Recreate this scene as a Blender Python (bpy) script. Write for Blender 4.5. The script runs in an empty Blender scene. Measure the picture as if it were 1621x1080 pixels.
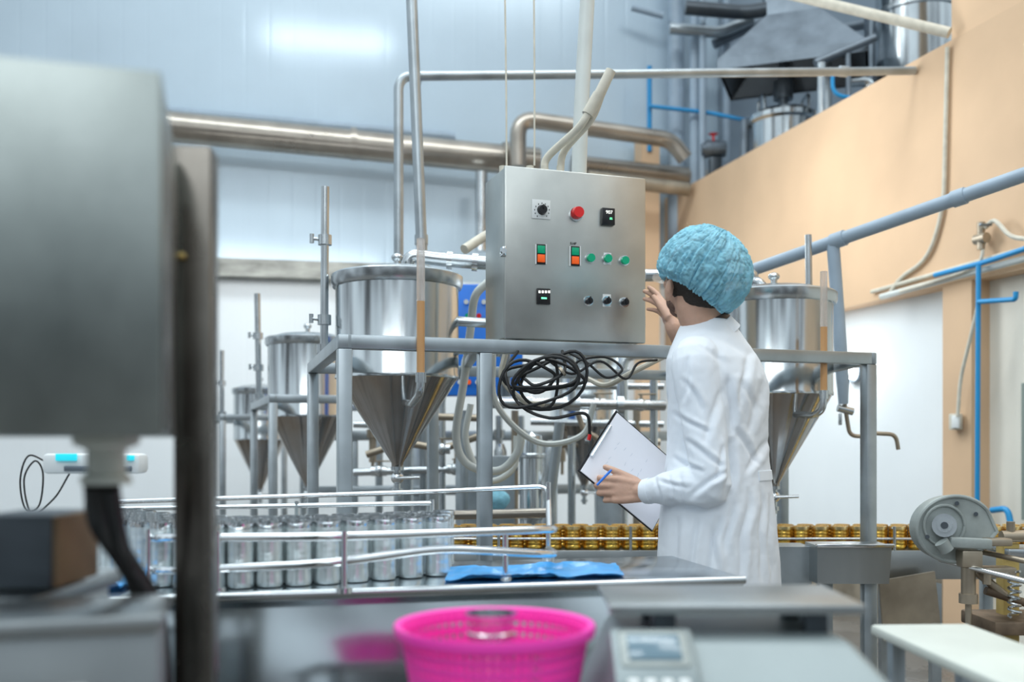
import bpy, bmesh, math, random
from mathutils import Vector, Matrix, noise
random.seed(7)
F=1576.0; CX=810.5; HY=700.0; CZ=1.13
V3=Vector
def W(px,py,d): return V3(((px-CX)/F*d, d, CZ+(HY-py)/F*d))
def WR(px,py,off=0.0):
    k=(px-CX)/F; y=(4.1-off)/(k+.288); return W(px,py,y)
SC=bpy.context.scene
COL=SC.collection
# ---------------------------------------------------------------- materials
def mat(name,col,rough=.5,metal=0.0,var=0.0,vs=6.0,stretch=(1,1,1),bump=0.0,bs=40.0,bstretch=None,
        trans=0.0,alpha=1.0,emis=None,es=0.0,rvar=0.0,col2=None,sss=0.0,coat=0.0,wave=None,ior=1.45,wb=.5):
    m=bpy.data.materials.new(name); m.use_nodes=True
    nt=m.node_tree; b=nt.nodes['Principled BSDF']; L=nt.links
    c=(*col,1)
    b.inputs['Base Color'].default_value=c
    b.inputs['Roughness'].default_value=rough
    b.inputs['Metallic'].default_value=metal
    b.inputs['IOR'].default_value=ior
    b.inputs['Transmission Weight'].default_value=trans
    b.inputs['Alpha'].default_value=alpha
    b.inputs['Coat Weight'].default_value=coat
    if sss:
        b.inputs['Subsurface Weight'].default_value=sss
        b.inputs['Subsurface Radius'].default_value=(.02,.01,.006)
    if emis:
        b.inputs['Emission Color'].default_value=(*emis,1); b.inputs['Emission Strength'].default_value=es
    tc=nt.nodes.new('ShaderNodeTexCoord')
    mp=nt.nodes.new('ShaderNodeMapping'); mp.inputs['Scale'].default_value=stretch
    L.new(tc.outputs['Object'],mp.inputs['Vector'])
    nz=nt.nodes.new('ShaderNodeTexNoise'); nz.inputs['Scale'].default_value=vs; nz.inputs['Detail'].default_value=5
    L.new(mp.outputs['Vector'],nz.inputs['Vector'])
    if var>0 or col2:
        r=nt.nodes.new('ShaderNodeValToRGB')
        r.color_ramp.elements[0].position=.3; r.color_ramp.elements[1].position=.7
        a=[max(0,x*(1-var)) for x in col]; d=[min(1,x*(1+var*.6)) for x in col]
        if col2: a=list(col2)
        r.color_ramp.elements[0].color=(*a,1); r.color_ramp.elements[1].color=(*d,1)
        L.new(nz.outputs['Fac'],r.inputs['Fac']); L.new(r.outputs['Color'],b.inputs['Base Color'])
    if rvar>0:
        mr=nt.nodes.new('ShaderNodeMapRange')
        mr.inputs['To Min'].default_value=max(.02,rough-rvar); mr.inputs['To Max'].default_value=min(1,rough+rvar)
        L.new(nz.outputs['Fac'],mr.inputs['Value']); L.new(mr.outputs['Result'],b.inputs['Roughness'])
    if bump>0:
        n2=nt.nodes.new('ShaderNodeTexNoise'); n2.inputs['Scale'].default_value=bs; n2.inputs['Detail'].default_value=3
        mp2=nt.nodes.new('ShaderNodeMapping'); mp2.inputs['Scale'].default_value=bstretch or stretch
        L.new(tc.outputs['Object'],mp2.inputs['Vector']); L.new(mp2.outputs['Vector'],n2.inputs['Vector'])
        bp=nt.nodes.new('ShaderNodeBump'); bp.inputs['Strength'].default_value=bump; bp.inputs['Distance'].default_value=.01
        L.new(n2.outputs['Fac'],bp.inputs['Height']); L.new(bp.outputs['Normal'],b.inputs['Normal'])
    if wave:
        wv=nt.nodes.new('ShaderNodeTexWave'); wv.wave_type='BANDS'; wv.bands_direction='X'
        wv.inputs['Scale'].default_value=wave
        L.new(tc.outputs['Object'],wv.inputs['Vector'])
        rr=nt.nodes.new('ShaderNodeValToRGB'); rr.color_ramp.elements[0].position=0; rr.color_ramp.elements[1].position=.06
        L.new(wv.outputs['Fac'],rr.inputs['Fac'])
        bp=nt.nodes.new('ShaderNodeBump'); bp.inputs['Strength'].default_value=wb; bp.inputs['Distance'].default_value=.006
        L.new(rr.outputs['Color'],bp.inputs['Height']); L.new(bp.outputs['Normal'],b.inputs['Normal'])
    return m
M={}
M['steel']=mat('steel',(.58,.62,.64),.25,1,var=.2,vs=5,rvar=.1)
M['brush']=mat('brushed_steel',(.42,.45,.46),.34,1,var=.2,vs=4,stretch=(1,1,.15),rvar=.1,bump=.06,bs=90,bstretch=(8,8,.3))
M['tabletop']=mat('wet_table_steel',(.55,.61,.65),.20,1,var=.25,vs=9,rvar=.1)
M['tablefront']=mat('polished_sheet',(.54,.59,.62),.14,1,var=.18,vs=3,rvar=.06)
M['panel']=mat('cabinet_steel',(.55,.565,.54),.36,1,var=.16,vs=5,rvar=.07,bump=.03,bs=160,bstretch=(.3,1,8))
M['housing']=mat('mottled_steel',(.40,.44,.425),.36,.97,vs=7,stretch=(1,1,.8),rvar=.12,bump=.04,bs=120,bstretch=(.3,1,8),col2=(.24,.27,.26))
M['hop']=mat('hopper_steel',(.60,.64,.66),.17,1,var=.22,vs=4,stretch=(1,1,.4),rvar=.08)
M['cone']=mat('cone_steel',(.50,.53,.56),.11,1,vs=4,rvar=.05,bump=.08,bs=5,col2=(.34,.27,.20))  # brown blotches stand in for reflections in the cones
M['frame']=mat('frame_steel',(.42,.47,.50),.36,.85,var=.2,vs=8,rvar=.1)
M['chrome']=mat('chrome',(.80,.83,.85),.14,1)
M['dirty']=mat('stained_steel',(.42,.36,.28),.42,.8,var=.35,vs=6,rvar=.15)
M['post']=mat('dark_stained_post',(.24,.225,.20),.28,.9,vs=9,stretch=(1,1,.5),rvar=.15,col2=(.07,.06,.05))
M['brownpipe']=mat('stain_reflection_pipe',(.42,.38,.33),.30,.85,var=.3,vs=3,rvar=.1)  # on the thick wall pipe this brown stands in for a reflection
M['dark']=mat('dark_steel',(.09,.105,.12),.4,.7,var=.2)
M['midgrey']=mat('grey_metal',(.22,.26,.30),.38,.8,var=.25)
M['darkwall']=mat('dark_wall_sheet',(.29,.36,.43),.5,.1,var=.2,vs=1.5)
M['black']=mat('black_rubber',(.012,.013,.014),.45,var=.2)
M['blackp']=mat('black_plastic',(.015,.015,.017),.3)
M['cream']=mat('cream_conduit',(.62,.59,.50),.5,var=.15,vs=20)
M['whiteh']=mat('white_hose',(.62,.66,.64),.35,var=.1)
M['bluegrey']=mat('bluegrey_paint',(.36,.45,.54),.42,var=.12)
M['greypaint']=mat('grey_cast_paint',(.36,.40,.39),.5,.2,var=.2,vs=14,bump=.1)
M['ledge']=mat('ledge_metal',(.34,.34,.31),.5,.4,var=.4,vs=5,stretch=(1,1,3))
M['bluepipe']=mat('blue_plastic_pipe',(.02,.28,.60),.35)
M['bluebox']=mat('blue_enamel',(.02,.19,.74),.35,var=.12)
M['bluefilm']=mat('blue_film',(.07,.38,.80),.25,var=.25,vs=12,bump=.2,bs=30)
M['wallup']=mat('upper_cladding',(.55,.67,.765),.20,.12,var=.09,vs=.8,wave=1.6,wb=.12)
M['wallwhite']=mat('white_cladding',(.86,.91,.935),.32,0,var=.05,vs=1,wave=1.6,wb=.15)
M['wallcream']=mat('cream_paint',(.80,.78,.70),.6,var=.10,vs=2)
M['peach']=mat('peach_paint',(.72,.50,.32),.65,var=.14,vs=1.1,bump=.05,bs=20)
M['floor']=mat('wet_concrete',(.17,.155,.14),.3,var=.35,vs=2.5,rvar=.2,bump=.1,bs=20)
M['gold']=mat('gold_lacquer',(1.0,.55,.12),.20,.9,var=.45,vs=26)
M['goldlid']=mat('gold_lid_rim',(1.0,.80,.42),.22,.8)
M['orange']=mat('orange_liquid',(.68,.38,.17),.3,0,trans=.2)
M['tube']=mat('cloudy_tube',(.78,.70,.64),.2,0,trans=.55,alpha=.65)
M['tin']=mat('tinplate',(.80,.87,.88),.26,.7,var=.05,vs=8)
M['pink']=mat('pink_plastic',(.98,.06,.50),.35,0,sss=.15)
M['coat']=mat('white_cotton',(.81,.86,.92),.85,var=.02,vs=12,bump=.06,bs=400)
M['cap']=mat('blue_nonwoven',(.30,.66,.81),.8,var=.25,vs=34,bump=.4,bs=100,alpha=.76,sss=.1)
M['skin']=mat('skin',(.60,.37,.27),.5,var=.12,vs=25,sss=.15,bump=.08,bs=150)
M['hair']=mat('dark_hair',(.03,.022,.017),.65,bump=.6,bs=120)
M['stubble']=mat('beard_stubble',(.20,.12,.09),.7,var=.5,vs=60,bump=.5,bs=150)
M['paper']=mat('paper',(.93,.93,.98),.6,var=.02)
M['red']=mat('red_plastic',(.75,.02,.02),.25,coat=.5)
M['green']=mat('green_plastic',(.0,.32,.16),.25,emis=(0,.4,.2),es=.12)
M['orangered']=mat('orange_red_rocker',(.85,.12,.02),.3,emis=(.8,.1,0),es=.25)
M['white']=mat('white_plastic',(.74,.77,.77),.4)
M['scale']=mat('scale_grey',(.25,.30,.31),.4,.2,var=.08)
M['lcd']=mat('lcd_glass',(.12,.19,.24),.12,emis=(.2,.35,.4),es=.12)
M['cyan']=mat('cyan_lcd',(.02,.6,.7),.2,emis=(.03,.75,.9),es=.5)
M['digit']=mat('green_digits',(.1,.8,.3),.3,emis=(.2,1,.5),es=1.5)
M['digitw']=mat('white_digits',(.9,.9,.9),.3,emis=(.9,.9,.8),es=1.0)
M['lamp']=mat('lamp_tube',(1,1,1),.3,emis=(.92,.97,1),es=30)
M['glass']=mat('clear_lens',(.9,.95,.97),.05,trans=.8,alpha=.4)
M['wood']=mat('brown_card',(.26,.17,.10),.7,var=.3,vs=8)
M['yellow']=mat('yellow_stain_glint',(.62,.46,.16),.5,.3,var=.3,vs=10)
M['rust']=mat('rusty_brown',(.22,.16,.11),.55,.5,var=.5,vs=14)
M['greenbelt']=mat('belt',(.12,.12,.11),.5,.3,var=.2)
M['creamtop']=mat('cream_board',(.60,.64,.59),.5,var=.1)
M['iron']=mat('window_dark',(.28,.33,.30),.2,.2)
# ---------------------------------------------------------------- geometry
def box(c,s,rz=0,bev=0,rx=0,ry=0):
    bm=bmesh.new(); bmesh.ops.create_cube(bm,size=1)
    for v in bm.verts: v.co=V3((v.co.x*s[0],v.co.y*s[1],v.co.z*s[2]))
    if bev>0: bmesh.ops.bevel(bm,geom=bm.edges[:],offset=bev,segments=2,affect='EDGES',profile=.5)
    R=Matrix.Rotation(rz,3,'Z')@Matrix.Rotation(rx,3,'X')@Matrix.Rotation(ry,3,'Y')
    c=V3(c)
    bm.verts.index_update()
    vs=[R@v.co+c for v in bm.verts]; fs=[[v.index for v in f.verts] for f in bm.faces]
    bm.free(); return (vs,fs)
def fillet(pts,fr,n=6):
    pts=[V3(p) for p in pts]; out=[pts[0]]
    for i in range(1,len(pts)-1):
        a,b,c=pts[i-1],pts[i],pts[i+1]
        u=a-b; w=c-b; r=min(fr,u.length*.48,w.length*.48)
        p0=b+u.normalized()*r; p1=b+w.normalized()*r
        for k in range(n+1):
            t=k/n; out.append(p0*(1-t)**2+b*2*t*(1-t)+p1*t*t)
    out.append(pts[-1]); return out
def smoothpath(pts,n=8):
    pts=[V3(p) for p in pts]; P=[pts[0]*2-pts[1]]+pts+[pts[-1]*2-pts[-2]]; out=[]
    for i in range(1,len(P)-2):
        a,b,c,d=P[i-1],P[i],P[i+1],P[i+2]
        for k in range(n):
            t=k/n
            out.append(.5*((2*b)+(c-a)*t+(2*a-5*b+4*c-d)*t*t+(3*b-a-3*c+d)*t**3))
    out.append(pts[-1]); return out
def sweep(pts,r,seg=12,caps=True,flat=None,ref=None):
    pts=[V3(p) for p in pts]; n=len(pts)
    R=r if isinstance(r,(list,tuple)) else [r]*n
    vs=[];fs=[];nrm=None
    for i,p in enumerate(pts):
        t=(pts[min(i+1,n-1)]-pts[max(i-1,0)])
        t=t.normalized() if t.length>1e-9 else V3((0,0,1))
        if ref is not None: a=V3(ref)
        elif nrm is None: a=V3((0,0,1)) if abs(t.z)<.9 else V3((1,0,0))
        else: a=nrm
        a=(a-t*a.dot(t)).normalized(); nrm=a; b=t.cross(a)
        fl=flat[i] if flat else 1
        for k in range(seg):
            an=2*math.pi*k/seg
            vs.append(p+a*math.cos(an)*R[i]+b*math.sin(an)*R[i]*fl)
    for i in range(n-1):
        for k in range(seg):
            k2=(k+1)%seg
            fs.append([i*seg+k,i*seg+k2,(i+1)*seg+k2,(i+1)*seg+k])
    if caps:
        fs.append(list(range(seg))[::-1]); fs.append([(n-1)*seg+k for k in range(seg)])
    return vs,fs
def limb(pts,rad,seg=14,flat=None,ref=None,sm=True):
    pts=[V3(p) for p in pts]
    if sm:
        n=5; P=smoothpath(pts,n); R=[]; FL=[]
        for i in range(len(pts)-1):
            for k in range(n):
                t=k/n; t=t*t*(3-2*t)
                R.append(rad[i]*(1-t)+rad[i+1]*t)
                if flat: FL.append(flat[i]*(1-t)+flat[i+1]*t)
        R.append(rad[-1]); 
        if flat: FL.append(flat[-1])
    else: P=pts;R=list(rad);FL=flat
    a=(P[0]-P[1]).normalized(); b=(P[-1]-P[-2]).normalized()
    pre=[P[0]+a*R[0]*x for x in (.98,.8,.5)]; post=[P[-1]+b*R[-1]*x for x in (.5,.8,.98)]
    P2=pre+P+post; R2=[R[0]*x for x in (.15,.6,.87)]+R+[R[-1]*x for x in (.87,.6,.15)]
    F2=None
    if flat: F2=[FL[0]]*3+FL+[FL[-1]]*3
    return sweep(P2,R2,seg,True,F2,ref)
def cyl(a,b,r,seg=18,r2=None): return sweep([a,b],[r,r if r2 is None else r2],seg)
def lathe(c,prof,seg=28,mtx=None):
    vs=[];fs=[];c=V3(c);n=len(prof)
    for (r,z) in prof:
        for k in range(seg):
            a=2*math.pi*k/seg; p=V3((r*math.cos(a),r*math.sin(a),z))
            if mtx is not None: p=mtx@p
            vs.append(c+p)
    for i in range(n-1):
        for k in range(seg):
            k2=(k+1)%seg; fs.append([i*seg+k,i*seg+k2,(i+1)*seg+k2,(i+1)*seg+k])
    return vs,fs
def ell(c,rad,mtx=None,seg=20,ring=12):
    vs=[];fs=[];c=V3(c)
    for i in range(ring+1):
        th=math.pi*(i if 0<i<ring else (.02 if i==0 else ring-.02))/ring
        for k in range(seg):
            a=2*math.pi*k/seg
            p=V3((rad[0]*math.sin(th)*math.cos(a),rad[1]*math.sin(th)*math.sin(a),rad[2]*math.cos(th)))
            if mtx is not None: p=mtx@p
            vs.append(c+p)
    for i in range(ring):
        for k in range(seg):
            k2=(k+1)%seg; fs.append([i*seg+k,(i+1)*seg+k,(i+1)*seg+k2,i*seg+k2])
    fs.append(list(range(seg))); fs.append([ring*seg+k for k in range(seg)][::-1])
    return vs,fs
def quadprism(pts,thick):
    pts=[V3(p) for p in pts]; n=len(pts); t=V3(thick)
    vs=pts+[p+t for p in pts]; fs=[list(range(n))[::-1],[n+i for i in range(n)]]
    for i in range(n): j=(i+1)%n; fs.append([i,j,n+j,n+i])
    return vs,fs
ORG={}
def meta(o,label=None,cat=None,group=None,kind=None):
    if label: o['label']=label
    if cat: o['category']=cat
    if group: o['group']=group
    if kind: o['kind']=kind
def mk(name,geos,material,parent=None,label=None,cat=None,group=None,kind=None,smooth=38,origin=None):
    if isinstance(geos,tuple): geos=[geos]
    mats=material if isinstance(material,list) else [material]
    vs=[];fs=[];mi=[]
    for g in geos:
        o=len(vs); vs+=g[0]
        for f in g[1]: fs.append([i+o for i in f]); mi.append(g[2] if len(g)>2 else 0)
    if origin is None:
        xs=[v.x for v in vs];ys=[v.y for v in vs];zs=[v.z for v in vs]
        cz=min(zs) if parent is None else (min(zs)+max(zs))/2
        origin=V3(((min(xs)+max(xs))/2,(min(ys)+max(ys))/2,cz))
    origin=V3(origin)
    me=bpy.data.meshes.new(name); me.from_pydata([v-origin for v in vs],[],fs)
    for m in mats: me.materials.append(M[m])
    for p,i in zip(me.polygons,mi): p.material_index=i
    bm=bmesh.new(); bm.from_mesh(me); bmesh.ops.recalc_face_normals(bm,faces=bm.faces[:]); bm.to_mesh(me); bm.free()
    me.polygons.foreach_set('use_smooth',[True]*len(me.polygons)); me.set_sharp_from_angle(angle=math.radians(smooth))
    ob=bpy.data.objects.new(name,me); COL.objects.link(ob)
    ORG[ob.name]=origin
    if parent is not None:
        ob.parent=parent; ob.location=origin-ORG[parent.name]
    else: ob.location=origin
    meta(ob,label,cat,group,kind)
    return ob
def thing(name,label,cat,loc,group=None):
    e=bpy.data.objects.new(name,None); e.empty_display_size=.1; COL.objects.link(e); e.location=V3(loc)
    ORG[e.name]=V3(loc); meta(e,label,cat,group); return e
def bake(ob,voxel=None,smooth_it=0,disp=None,post=0):
    mats=[m for m in ob.data.materials]
    if voxel:
        m=ob.modifiers.new('r','REMESH'); m.mode='VOXEL'; m.voxel_size=voxel; m.use_smooth_shade=True
    if smooth_it:
        m=ob.modifiers.new('s','SMOOTH'); m.factor=.5; m.iterations=smooth_it
    dg=bpy.context.evaluated_depsgraph_get(); dg.update()
    me=bpy.data.meshes.new_from_object(ob.evaluated_get(dg)); ob.modifiers.clear(); ob.data=me
    if len(me.materials)==0:
        for m in mats: me.materials.append(m)
    if disp:
        o=ORG[ob.name]
        nn=[v.normal.copy() for v in me.vertices]
        for v,n_ in zip(me.vertices,nn): v.co+=n_*disp(v.co+o,n_)
    me.polygons.foreach_set('use_smooth',[True]*len(me.polygons))
    return ob
def pipe(pts,r,m,label,fr=.08,name='pipe',cat='pipe',seg=14,parent=None,extra=None,group=None):
    g=[sweep(fillet(pts,fr) if len(pts)>2 else pts,r,seg)]
    if extra: g+=extra
    return mk(name,g,m,parent,label if parent is None else None,cat if parent is None else None,group)
def cable(pts,r,m,label,name='cable',cat='cable',seg=8,parent=None,n=8):
    return mk(name,sweep(smoothpath(pts,n),r,seg),m,parent,label if parent is None else None,cat if parent is None else None)
def collar_on(p,dirv,r,l):
    p=V3(p);dirv=V3(dirv).normalized(); return cyl(p-dirv*l/2,p+dirv*l/2,r,16)
def textmesh(s,loc,size,rz,m,name,parent):
    cu=bpy.data.curves.new('t','FONT'); cu.body=s; cu.size=size; cu.align_x='CENTER'; cu.align_y='CENTER'; cu.extrude=.0004
    ob=bpy.data.objects.new('t',cu); COL.objects.link(ob)
    dg=bpy.context.evaluated_depsgraph_get(); dg.update()
    me=bpy.data.meshes.new_from_object(ob.evaluated_get(dg))
    bpy.data.objects.remove(ob)
    R=Matrix.Rotation(rz,4,'Z')@Matrix.Rotation(math.pi/2,4,'X'); me.transform(R)
    me.materials.clear(); me.materials.append(M[m])
    o=bpy.data.objects.new(name,me); COL.objects.link(o); o.parent=parent; o.location=V3(loc)-ORG[parent.name]; ORG[o.name]=V3(loc)
    return o
def ground(px,d,z=0.0):
    p=W(px,0,d); return V3((p.x,d,z))
# ---------------------------------------------------------------- camera
cam=bpy.data.cameras.new('camera'); co=bpy.data.objects.new('camera',cam); COL.objects.link(co)
co.location=(0,0,CZ); co.rotation_euler=(math.pi/2,0,0); cam.sensor_width=36; cam.lens=36*F/1621
cam.shift_y=(HY-540)/1621; cam.clip_start=.05
cam.dof.use_dof=True; cam.dof.focus_distance=3.0; cam.dof.aperture_fstop=2.1
SC.camera=co
SC.view_settings.view_transform='Standard'
# ---------------------------------------------------------------- world & lamps
w=bpy.data.worlds.new('world'); SC.world=w; w.use_nodes=True; nt=w.node_tree
bg=nt.nodes['Background']; tc=nt.nodes.new('ShaderNodeTexCoord'); sep=nt.nodes.new('ShaderNodeSeparateXYZ')
nt.links.new(tc.outputs['Generated'],sep.inputs[0])
nz=nt.nodes.new('ShaderNodeTexNoise'); nz.inputs['Scale'].default_value=2.8; nz.inputs['Detail'].default_value=3
mpw=nt.nodes.new('ShaderNodeMapping'); mpw.inputs['Scale'].default_value=(1.8,1.8,.7)
nt.links.new(tc.outputs['Generated'],mpw.inputs[0]); nt.links.new(mpw.outputs[0],nz.inputs['Vector'])
ma=nt.nodes.new('ShaderNodeMath'); ma.operation='MULTIPLY_ADD'; ma.inputs[1].default_value=2.6; ma.inputs[2].default_value=-1.18
nt.links.new(nz.outputs['Fac'],ma.inputs[0])
ad=nt.nodes.new('ShaderNodeMath'); ad.operation='ADD'; nt.links.new(ma.outputs[0],ad.inputs[0]); nt.links.new(sep.outputs['Z'],ad.inputs[1])
rp=nt.nodes.new('ShaderNodeValToRGB'); e=rp.color_ramp.elements
e[0].position=0; e[0].color=(.07,.075,.08,1); e[1].position=1; e[1].color=(.98,1.10,1.18,1)
x=e.new(.16); x.color=(.28,.31,.34,1); x=e.new(.48); x.color=(.82,.95,1.03,1)
nt.links.new(ad.outputs[0],rp.inputs[0]); nt.links.new(rp.outputs[0],bg.inputs[0]); bg.inputs[1].default_value=.95
def area(loc,sx,sy,e_,col=(1,1,1),rot=(0,0,0)):
    l=bpy.data.lights.new('area','AREA'); l.shape='RECTANGLE'; l.size=sx; l.size_y=sy; l.energy=e_; l.color=col
    o=bpy.data.objects.new('area_light',l); COL.objects.link(o); o.location=loc; o.rotation_euler=rot; return o
area((-1.2,1.0,5.2),2.5,.6,48,(.92,.98,1))
area((-2.0,4.2,7.8),4,1.2,150,(.88,.97,1))
area((1.6,4.2,7.8),3,1.2,115,(.96,1,1))
area((2.0,2.0,5.0),2,.7,30,(.98,1,.98))
area((-.5,-2.0,4.2),4,.9,45,(.94,.98,1),(.95,0,0))  # unseen fill behind the camera, added for ambient light and metal highlights
area((.5,6.2,2.9),1.6,.5,30,(.97,1,.99),(0,-1.0,0))  # unseen fill added to brighten the white right wall
area((-1.6,7.0,2.9),1.8,.5,14,(.94,.98,1),(.7,0,0))
def lampfix(loc,L,rz,label='ceiling strip lamp with white reflector'):
    o=thing('ceiling_lamp',label,'lamp',loc,'ceiling strip lamps')
    l=V3(loc); d=V3((math.cos(rz),math.sin(rz),0))
    mk('lamp_housing',box(l+V3((0,0,.08)),(L,.22,.05),rz,.01),'white',o)
    mk('lamp_tube',cyl(l-d*L*.48,l+d*L*.48,.03),'lamp',o)
    for s in (-.4,.4): mk('hanger',cyl(l+d*L*s+V3((0,0,.1)),l+d*L*s+V3((0,0,.6)),.006),'frame',o)
lampfix((-1.13,6.4,5.55),1.45,.2)
# ---------------------------------------------------------------- room shell
mk('floor',box((0,5,-.05),(14,14,.1)),'floor',kind='structure')
RZ=math.atan(.2)
def onback(x,z,off=0): return V3((x,9+.2*x-off,z))
def backbox(x0,x1,z0,z1,th,off):
    xm=(x0+x1)/2; L=(x1-x0)/math.cos(RZ); n=V3((math.sin(RZ),-math.cos(RZ),0))
    c=onback(xm,(z0+z1)/2)+n*(off-th/2); return box(c,(L,th,z1-z0),RZ)
mk('wall_back',[backbox(-6.5,5.5,0,2.56,.2,0),(*backbox(-6.5,5.5,2.56,6,.2,0),1)],['wallwhite','wallup'],kind='structure')
mk('trim_1',backbox(-4.2,-.75,2.53,2.68,.14,.14),'ledge',kind='structure')
mk('trim_7',backbox(1.95,5.4,2.9,6,.02,.03),'darkwall',kind='structure')  # thin sheet making the back wall darker behind the hood
ANG=math.atan2(1,-.288)
nd=V3((-.288,1,0)).normalized(); nn_=V3((1,.288,0)).normalized()
def side(y0,y1,z0,z1,th,off):
    ym=(y0+y1)/2; c=V3((4.1-.288*ym,ym,(z0+z1)/2))+nn_*(off+th/2)
    return box(c,((y1-y0)/nd.y,th,z1-z0),ANG)
mk('wall_right',[side(5.55,9.9,0,2.02,.12,.12),(*side(1.0,5.55,0,2.02,.12,.12),1)],['wallwhite','wallcream'],kind='structure')
mk('trim_2',side(1.0,9.45,2.02,3.40,.16,0),'peach',kind='structure')
mk('trim_3',side(1.0,5.62,3.40,6.0,.3,0),'peach',kind='structure')
mk('trim_4',side(5.47,5.69,0,2.02,.12,0),'peach',kind='structure')
mk('trim_5',box((1.22,9.0,1.95),(.17,.2,3.9),RZ),'peach',kind='structure')
mk('trim_6',quadprism([(4.4-.288*9.2,9.2,2.62),(5.3,9.2,2.62),(5.3,5.9,2.62),(4.4-.288*5.9,5.9,2.62)],(0,0,.1)),'midgrey',kind='structure')
mk('window_1',side(4.7,5.22,.72,1.44,.02,.09),'iron',kind='structure')
mk('baseboard_right',side(5.7,9.3,0,.35,.02,.10),'dirty',kind='structure')
lp=WR(1354,588,-.10)
o=thing('wall_lamp','small glowing bulkhead lamp on the white wall','lamp',lp)
mk('lamp_base',sweep([lp,lp-nn_*.03],.075,20),'midgrey',o); mk('lamp_globe',ell(lp-nn_*.07,(.055,.055,.055)),'lamp',o)
# ---------------------------------------------------------------- pipes on the back wall
def alongwall(px,py,off=.3,z=None):
    k=(px-CX)/F; y=(9-off)/(1-.2*k)
    p=W(px,py,y)
    if z is not None: p.z=z
    return p
pipe([alongwall(180,0,.32,3.72),alongwall(852,0,.32,3.58)],.125,'brownpipe','thick steel pipe, brown reflection in its colour, along the clad wall',
     extra=[collar_on(alongwall(560,0,.32,3.65),(1,.2,0),.135,.05),collar_on(alongwall(800,0,.32,3.60),(1,.2,0),.14,.06)])
pipe([alongwall(180,0,.12,3.90),alongwall(720,0,.12,3.82)],.045,'bluegrey','slim grey pipe above the thick brown pipe')
pipe([alongwall(820,0,.62,3.45),alongwall(820,0,.62,3.86),alongwall(1062,0,.62,3.76),alongwall(1085,0,.62,3.6)],.07,'brownpipe','brown stained pipe with an elbow under the wall pipes',fr=.15)
pipe([alongwall(905,0,.32,3.58),alongwall(1115,0,.32,3.52)],.085,'brownpipe','stained pipe run ending beside the peach column')
pipe([alongwall(930,0,.6,3.40),alongwall(1090,0,.6,3.34)],.06,'dirty','short brown pipe below the stained pipe run')
pipe([alongwall(762,0,.5,3.42),alongwall(762,0,.5,2.75)],.05,'steel','vertical steel drop pipe under the wall pipe')
# ---------------------------------------------------------------- mezzanine machinery
zf=2.72
o=thing('tank','tall cylindrical stainless steel tank on the upper floor','tank',ground(1452,7.8,zf))
c=ground(1452,7.8)
mk('tank_body',lathe(c,[(.001,zf),(.31,zf),(.31,5.9),(.001,5.95)],36),'hop',o)
for z in (3.4,4.45): mk('band',lathe(c,[(.312,z),(.322,z+.01),(.322,z+.04),(.312,z+.05)],36),'steel',o)
c=ground(1240,8.2)
o=thing('small_tank','small open stainless steel drum on the upper floor','tank',(c.x,c.y,zf))
mk('tank_body',lathe(c,[(.001,zf),(.26,zf),(.26,3.74),(.285,3.76),(.285,3.80),(.255,3.80),(.22,3.84),(.001,3.85)],32),'hop',o)
mk('agitator_post',[cyl(c+V3((0,0,3.8)),c+V3((0,0,4.3)),.04),cyl(c+V3((0,0,3.95)),c+V3((0,0,4.1)),.08)],'midgrey',o)
for s in (-1,1): mk('tank_handle',sweep(fillet([c+V3((s*.18,-.1,3.8)),c+V3((s*.18,-.1,3.97)),c+V3((s*.18,.1,3.97)),c+V3((s*.18,.1,3.8))],.04),.012),'steel',o)
hc=ground(1258,8.0)
o=thing('extraction_hood','dark steel pyramid extraction hood with duct above drum','hood',(hc.x,hc.y,4.05))
def frust(c,a0,b0,z0,a1,b1,z1):
    vs=[V3((c.x+sx*a,c.y+sy*b,z)) for (a,b,z) in ((a0,b0,z0),(a1,b1,z1)) for sx,sy in ((-1,-1),(1,-1),(1,1),(-1,1))]
    return vs,[[i,(i+1)%4,4+(i+1)%4,4+i] for i in range(4)]
R=Matrix.Rotation(-.35,3,'Z')
def rotg(g,c,R): return [R@(v-c)+c for v in g[0]],g[1]
cc=V3((hc.x,hc.y,0))
mk('hood_body',[rotg(frust(hc,.56,.38,4.14,.20,.18,4.52),cc,R),rotg(frust(hc,.56,.38,4.06,.56,.38,4.14),cc,R)],'midgrey',o,smooth=20)
mk('hood_inside',rotg(frust(hc,.54,.36,4.07,.18,.16,4.47),cc,R),'dark',o,smooth=20)
mk('duct',[rotg(frust(hc,.20,.18,4.52,.20,.18,5.6),cc,R)],'midgrey',o,smooth=20)
mk('hood_leg',cyl(V3((hc.x+.2,7.8,zf)),V3((hc.x+.2,7.8,4.1)),.03),'frame',o)
for px,r,d in ((1070,.075,9.1),(1100,.05,8.95),(1112,.03,8.8),(1150,.035,9.0)):
    t=ground(px,d); pipe([V3((t.x,d,2.9)),V3((t.x,d,5.7))],r,'bluegrey','vertical grey riser pipe beside the clad wall')
pipe([W(1085,12,8.6),W(1180,20,8.6),W(1230,12,8.45)],.06,'dark','dark elbowed duct pipe leading to the hood')
pipe([W(1130,70,8.9),W(1215,30,8.9),W(1215,-40,8.9)],.045,'midgrey','dark grey pipe bent upward near the hood')
pipe([W(1000,12,9.0),W(1050,25,9.0)],.03,'bluegrey','thin grey conduit on the clad wall')
pipe([W(1245,-10,6.1),WR(1503,52,.05)],.03,'cream','cream diagonal rail above the parapet')
pipe([W(1290,100,7.4),W(1385,60,7.4)],.03,'midgrey','grey sloped brace on the upper floor')
pipe([W(1150,95,8.7),W(1250,60,8.7),W(1420,30,8.7)],.04,'midgrey','grey duct pipe behind the hood')
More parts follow.
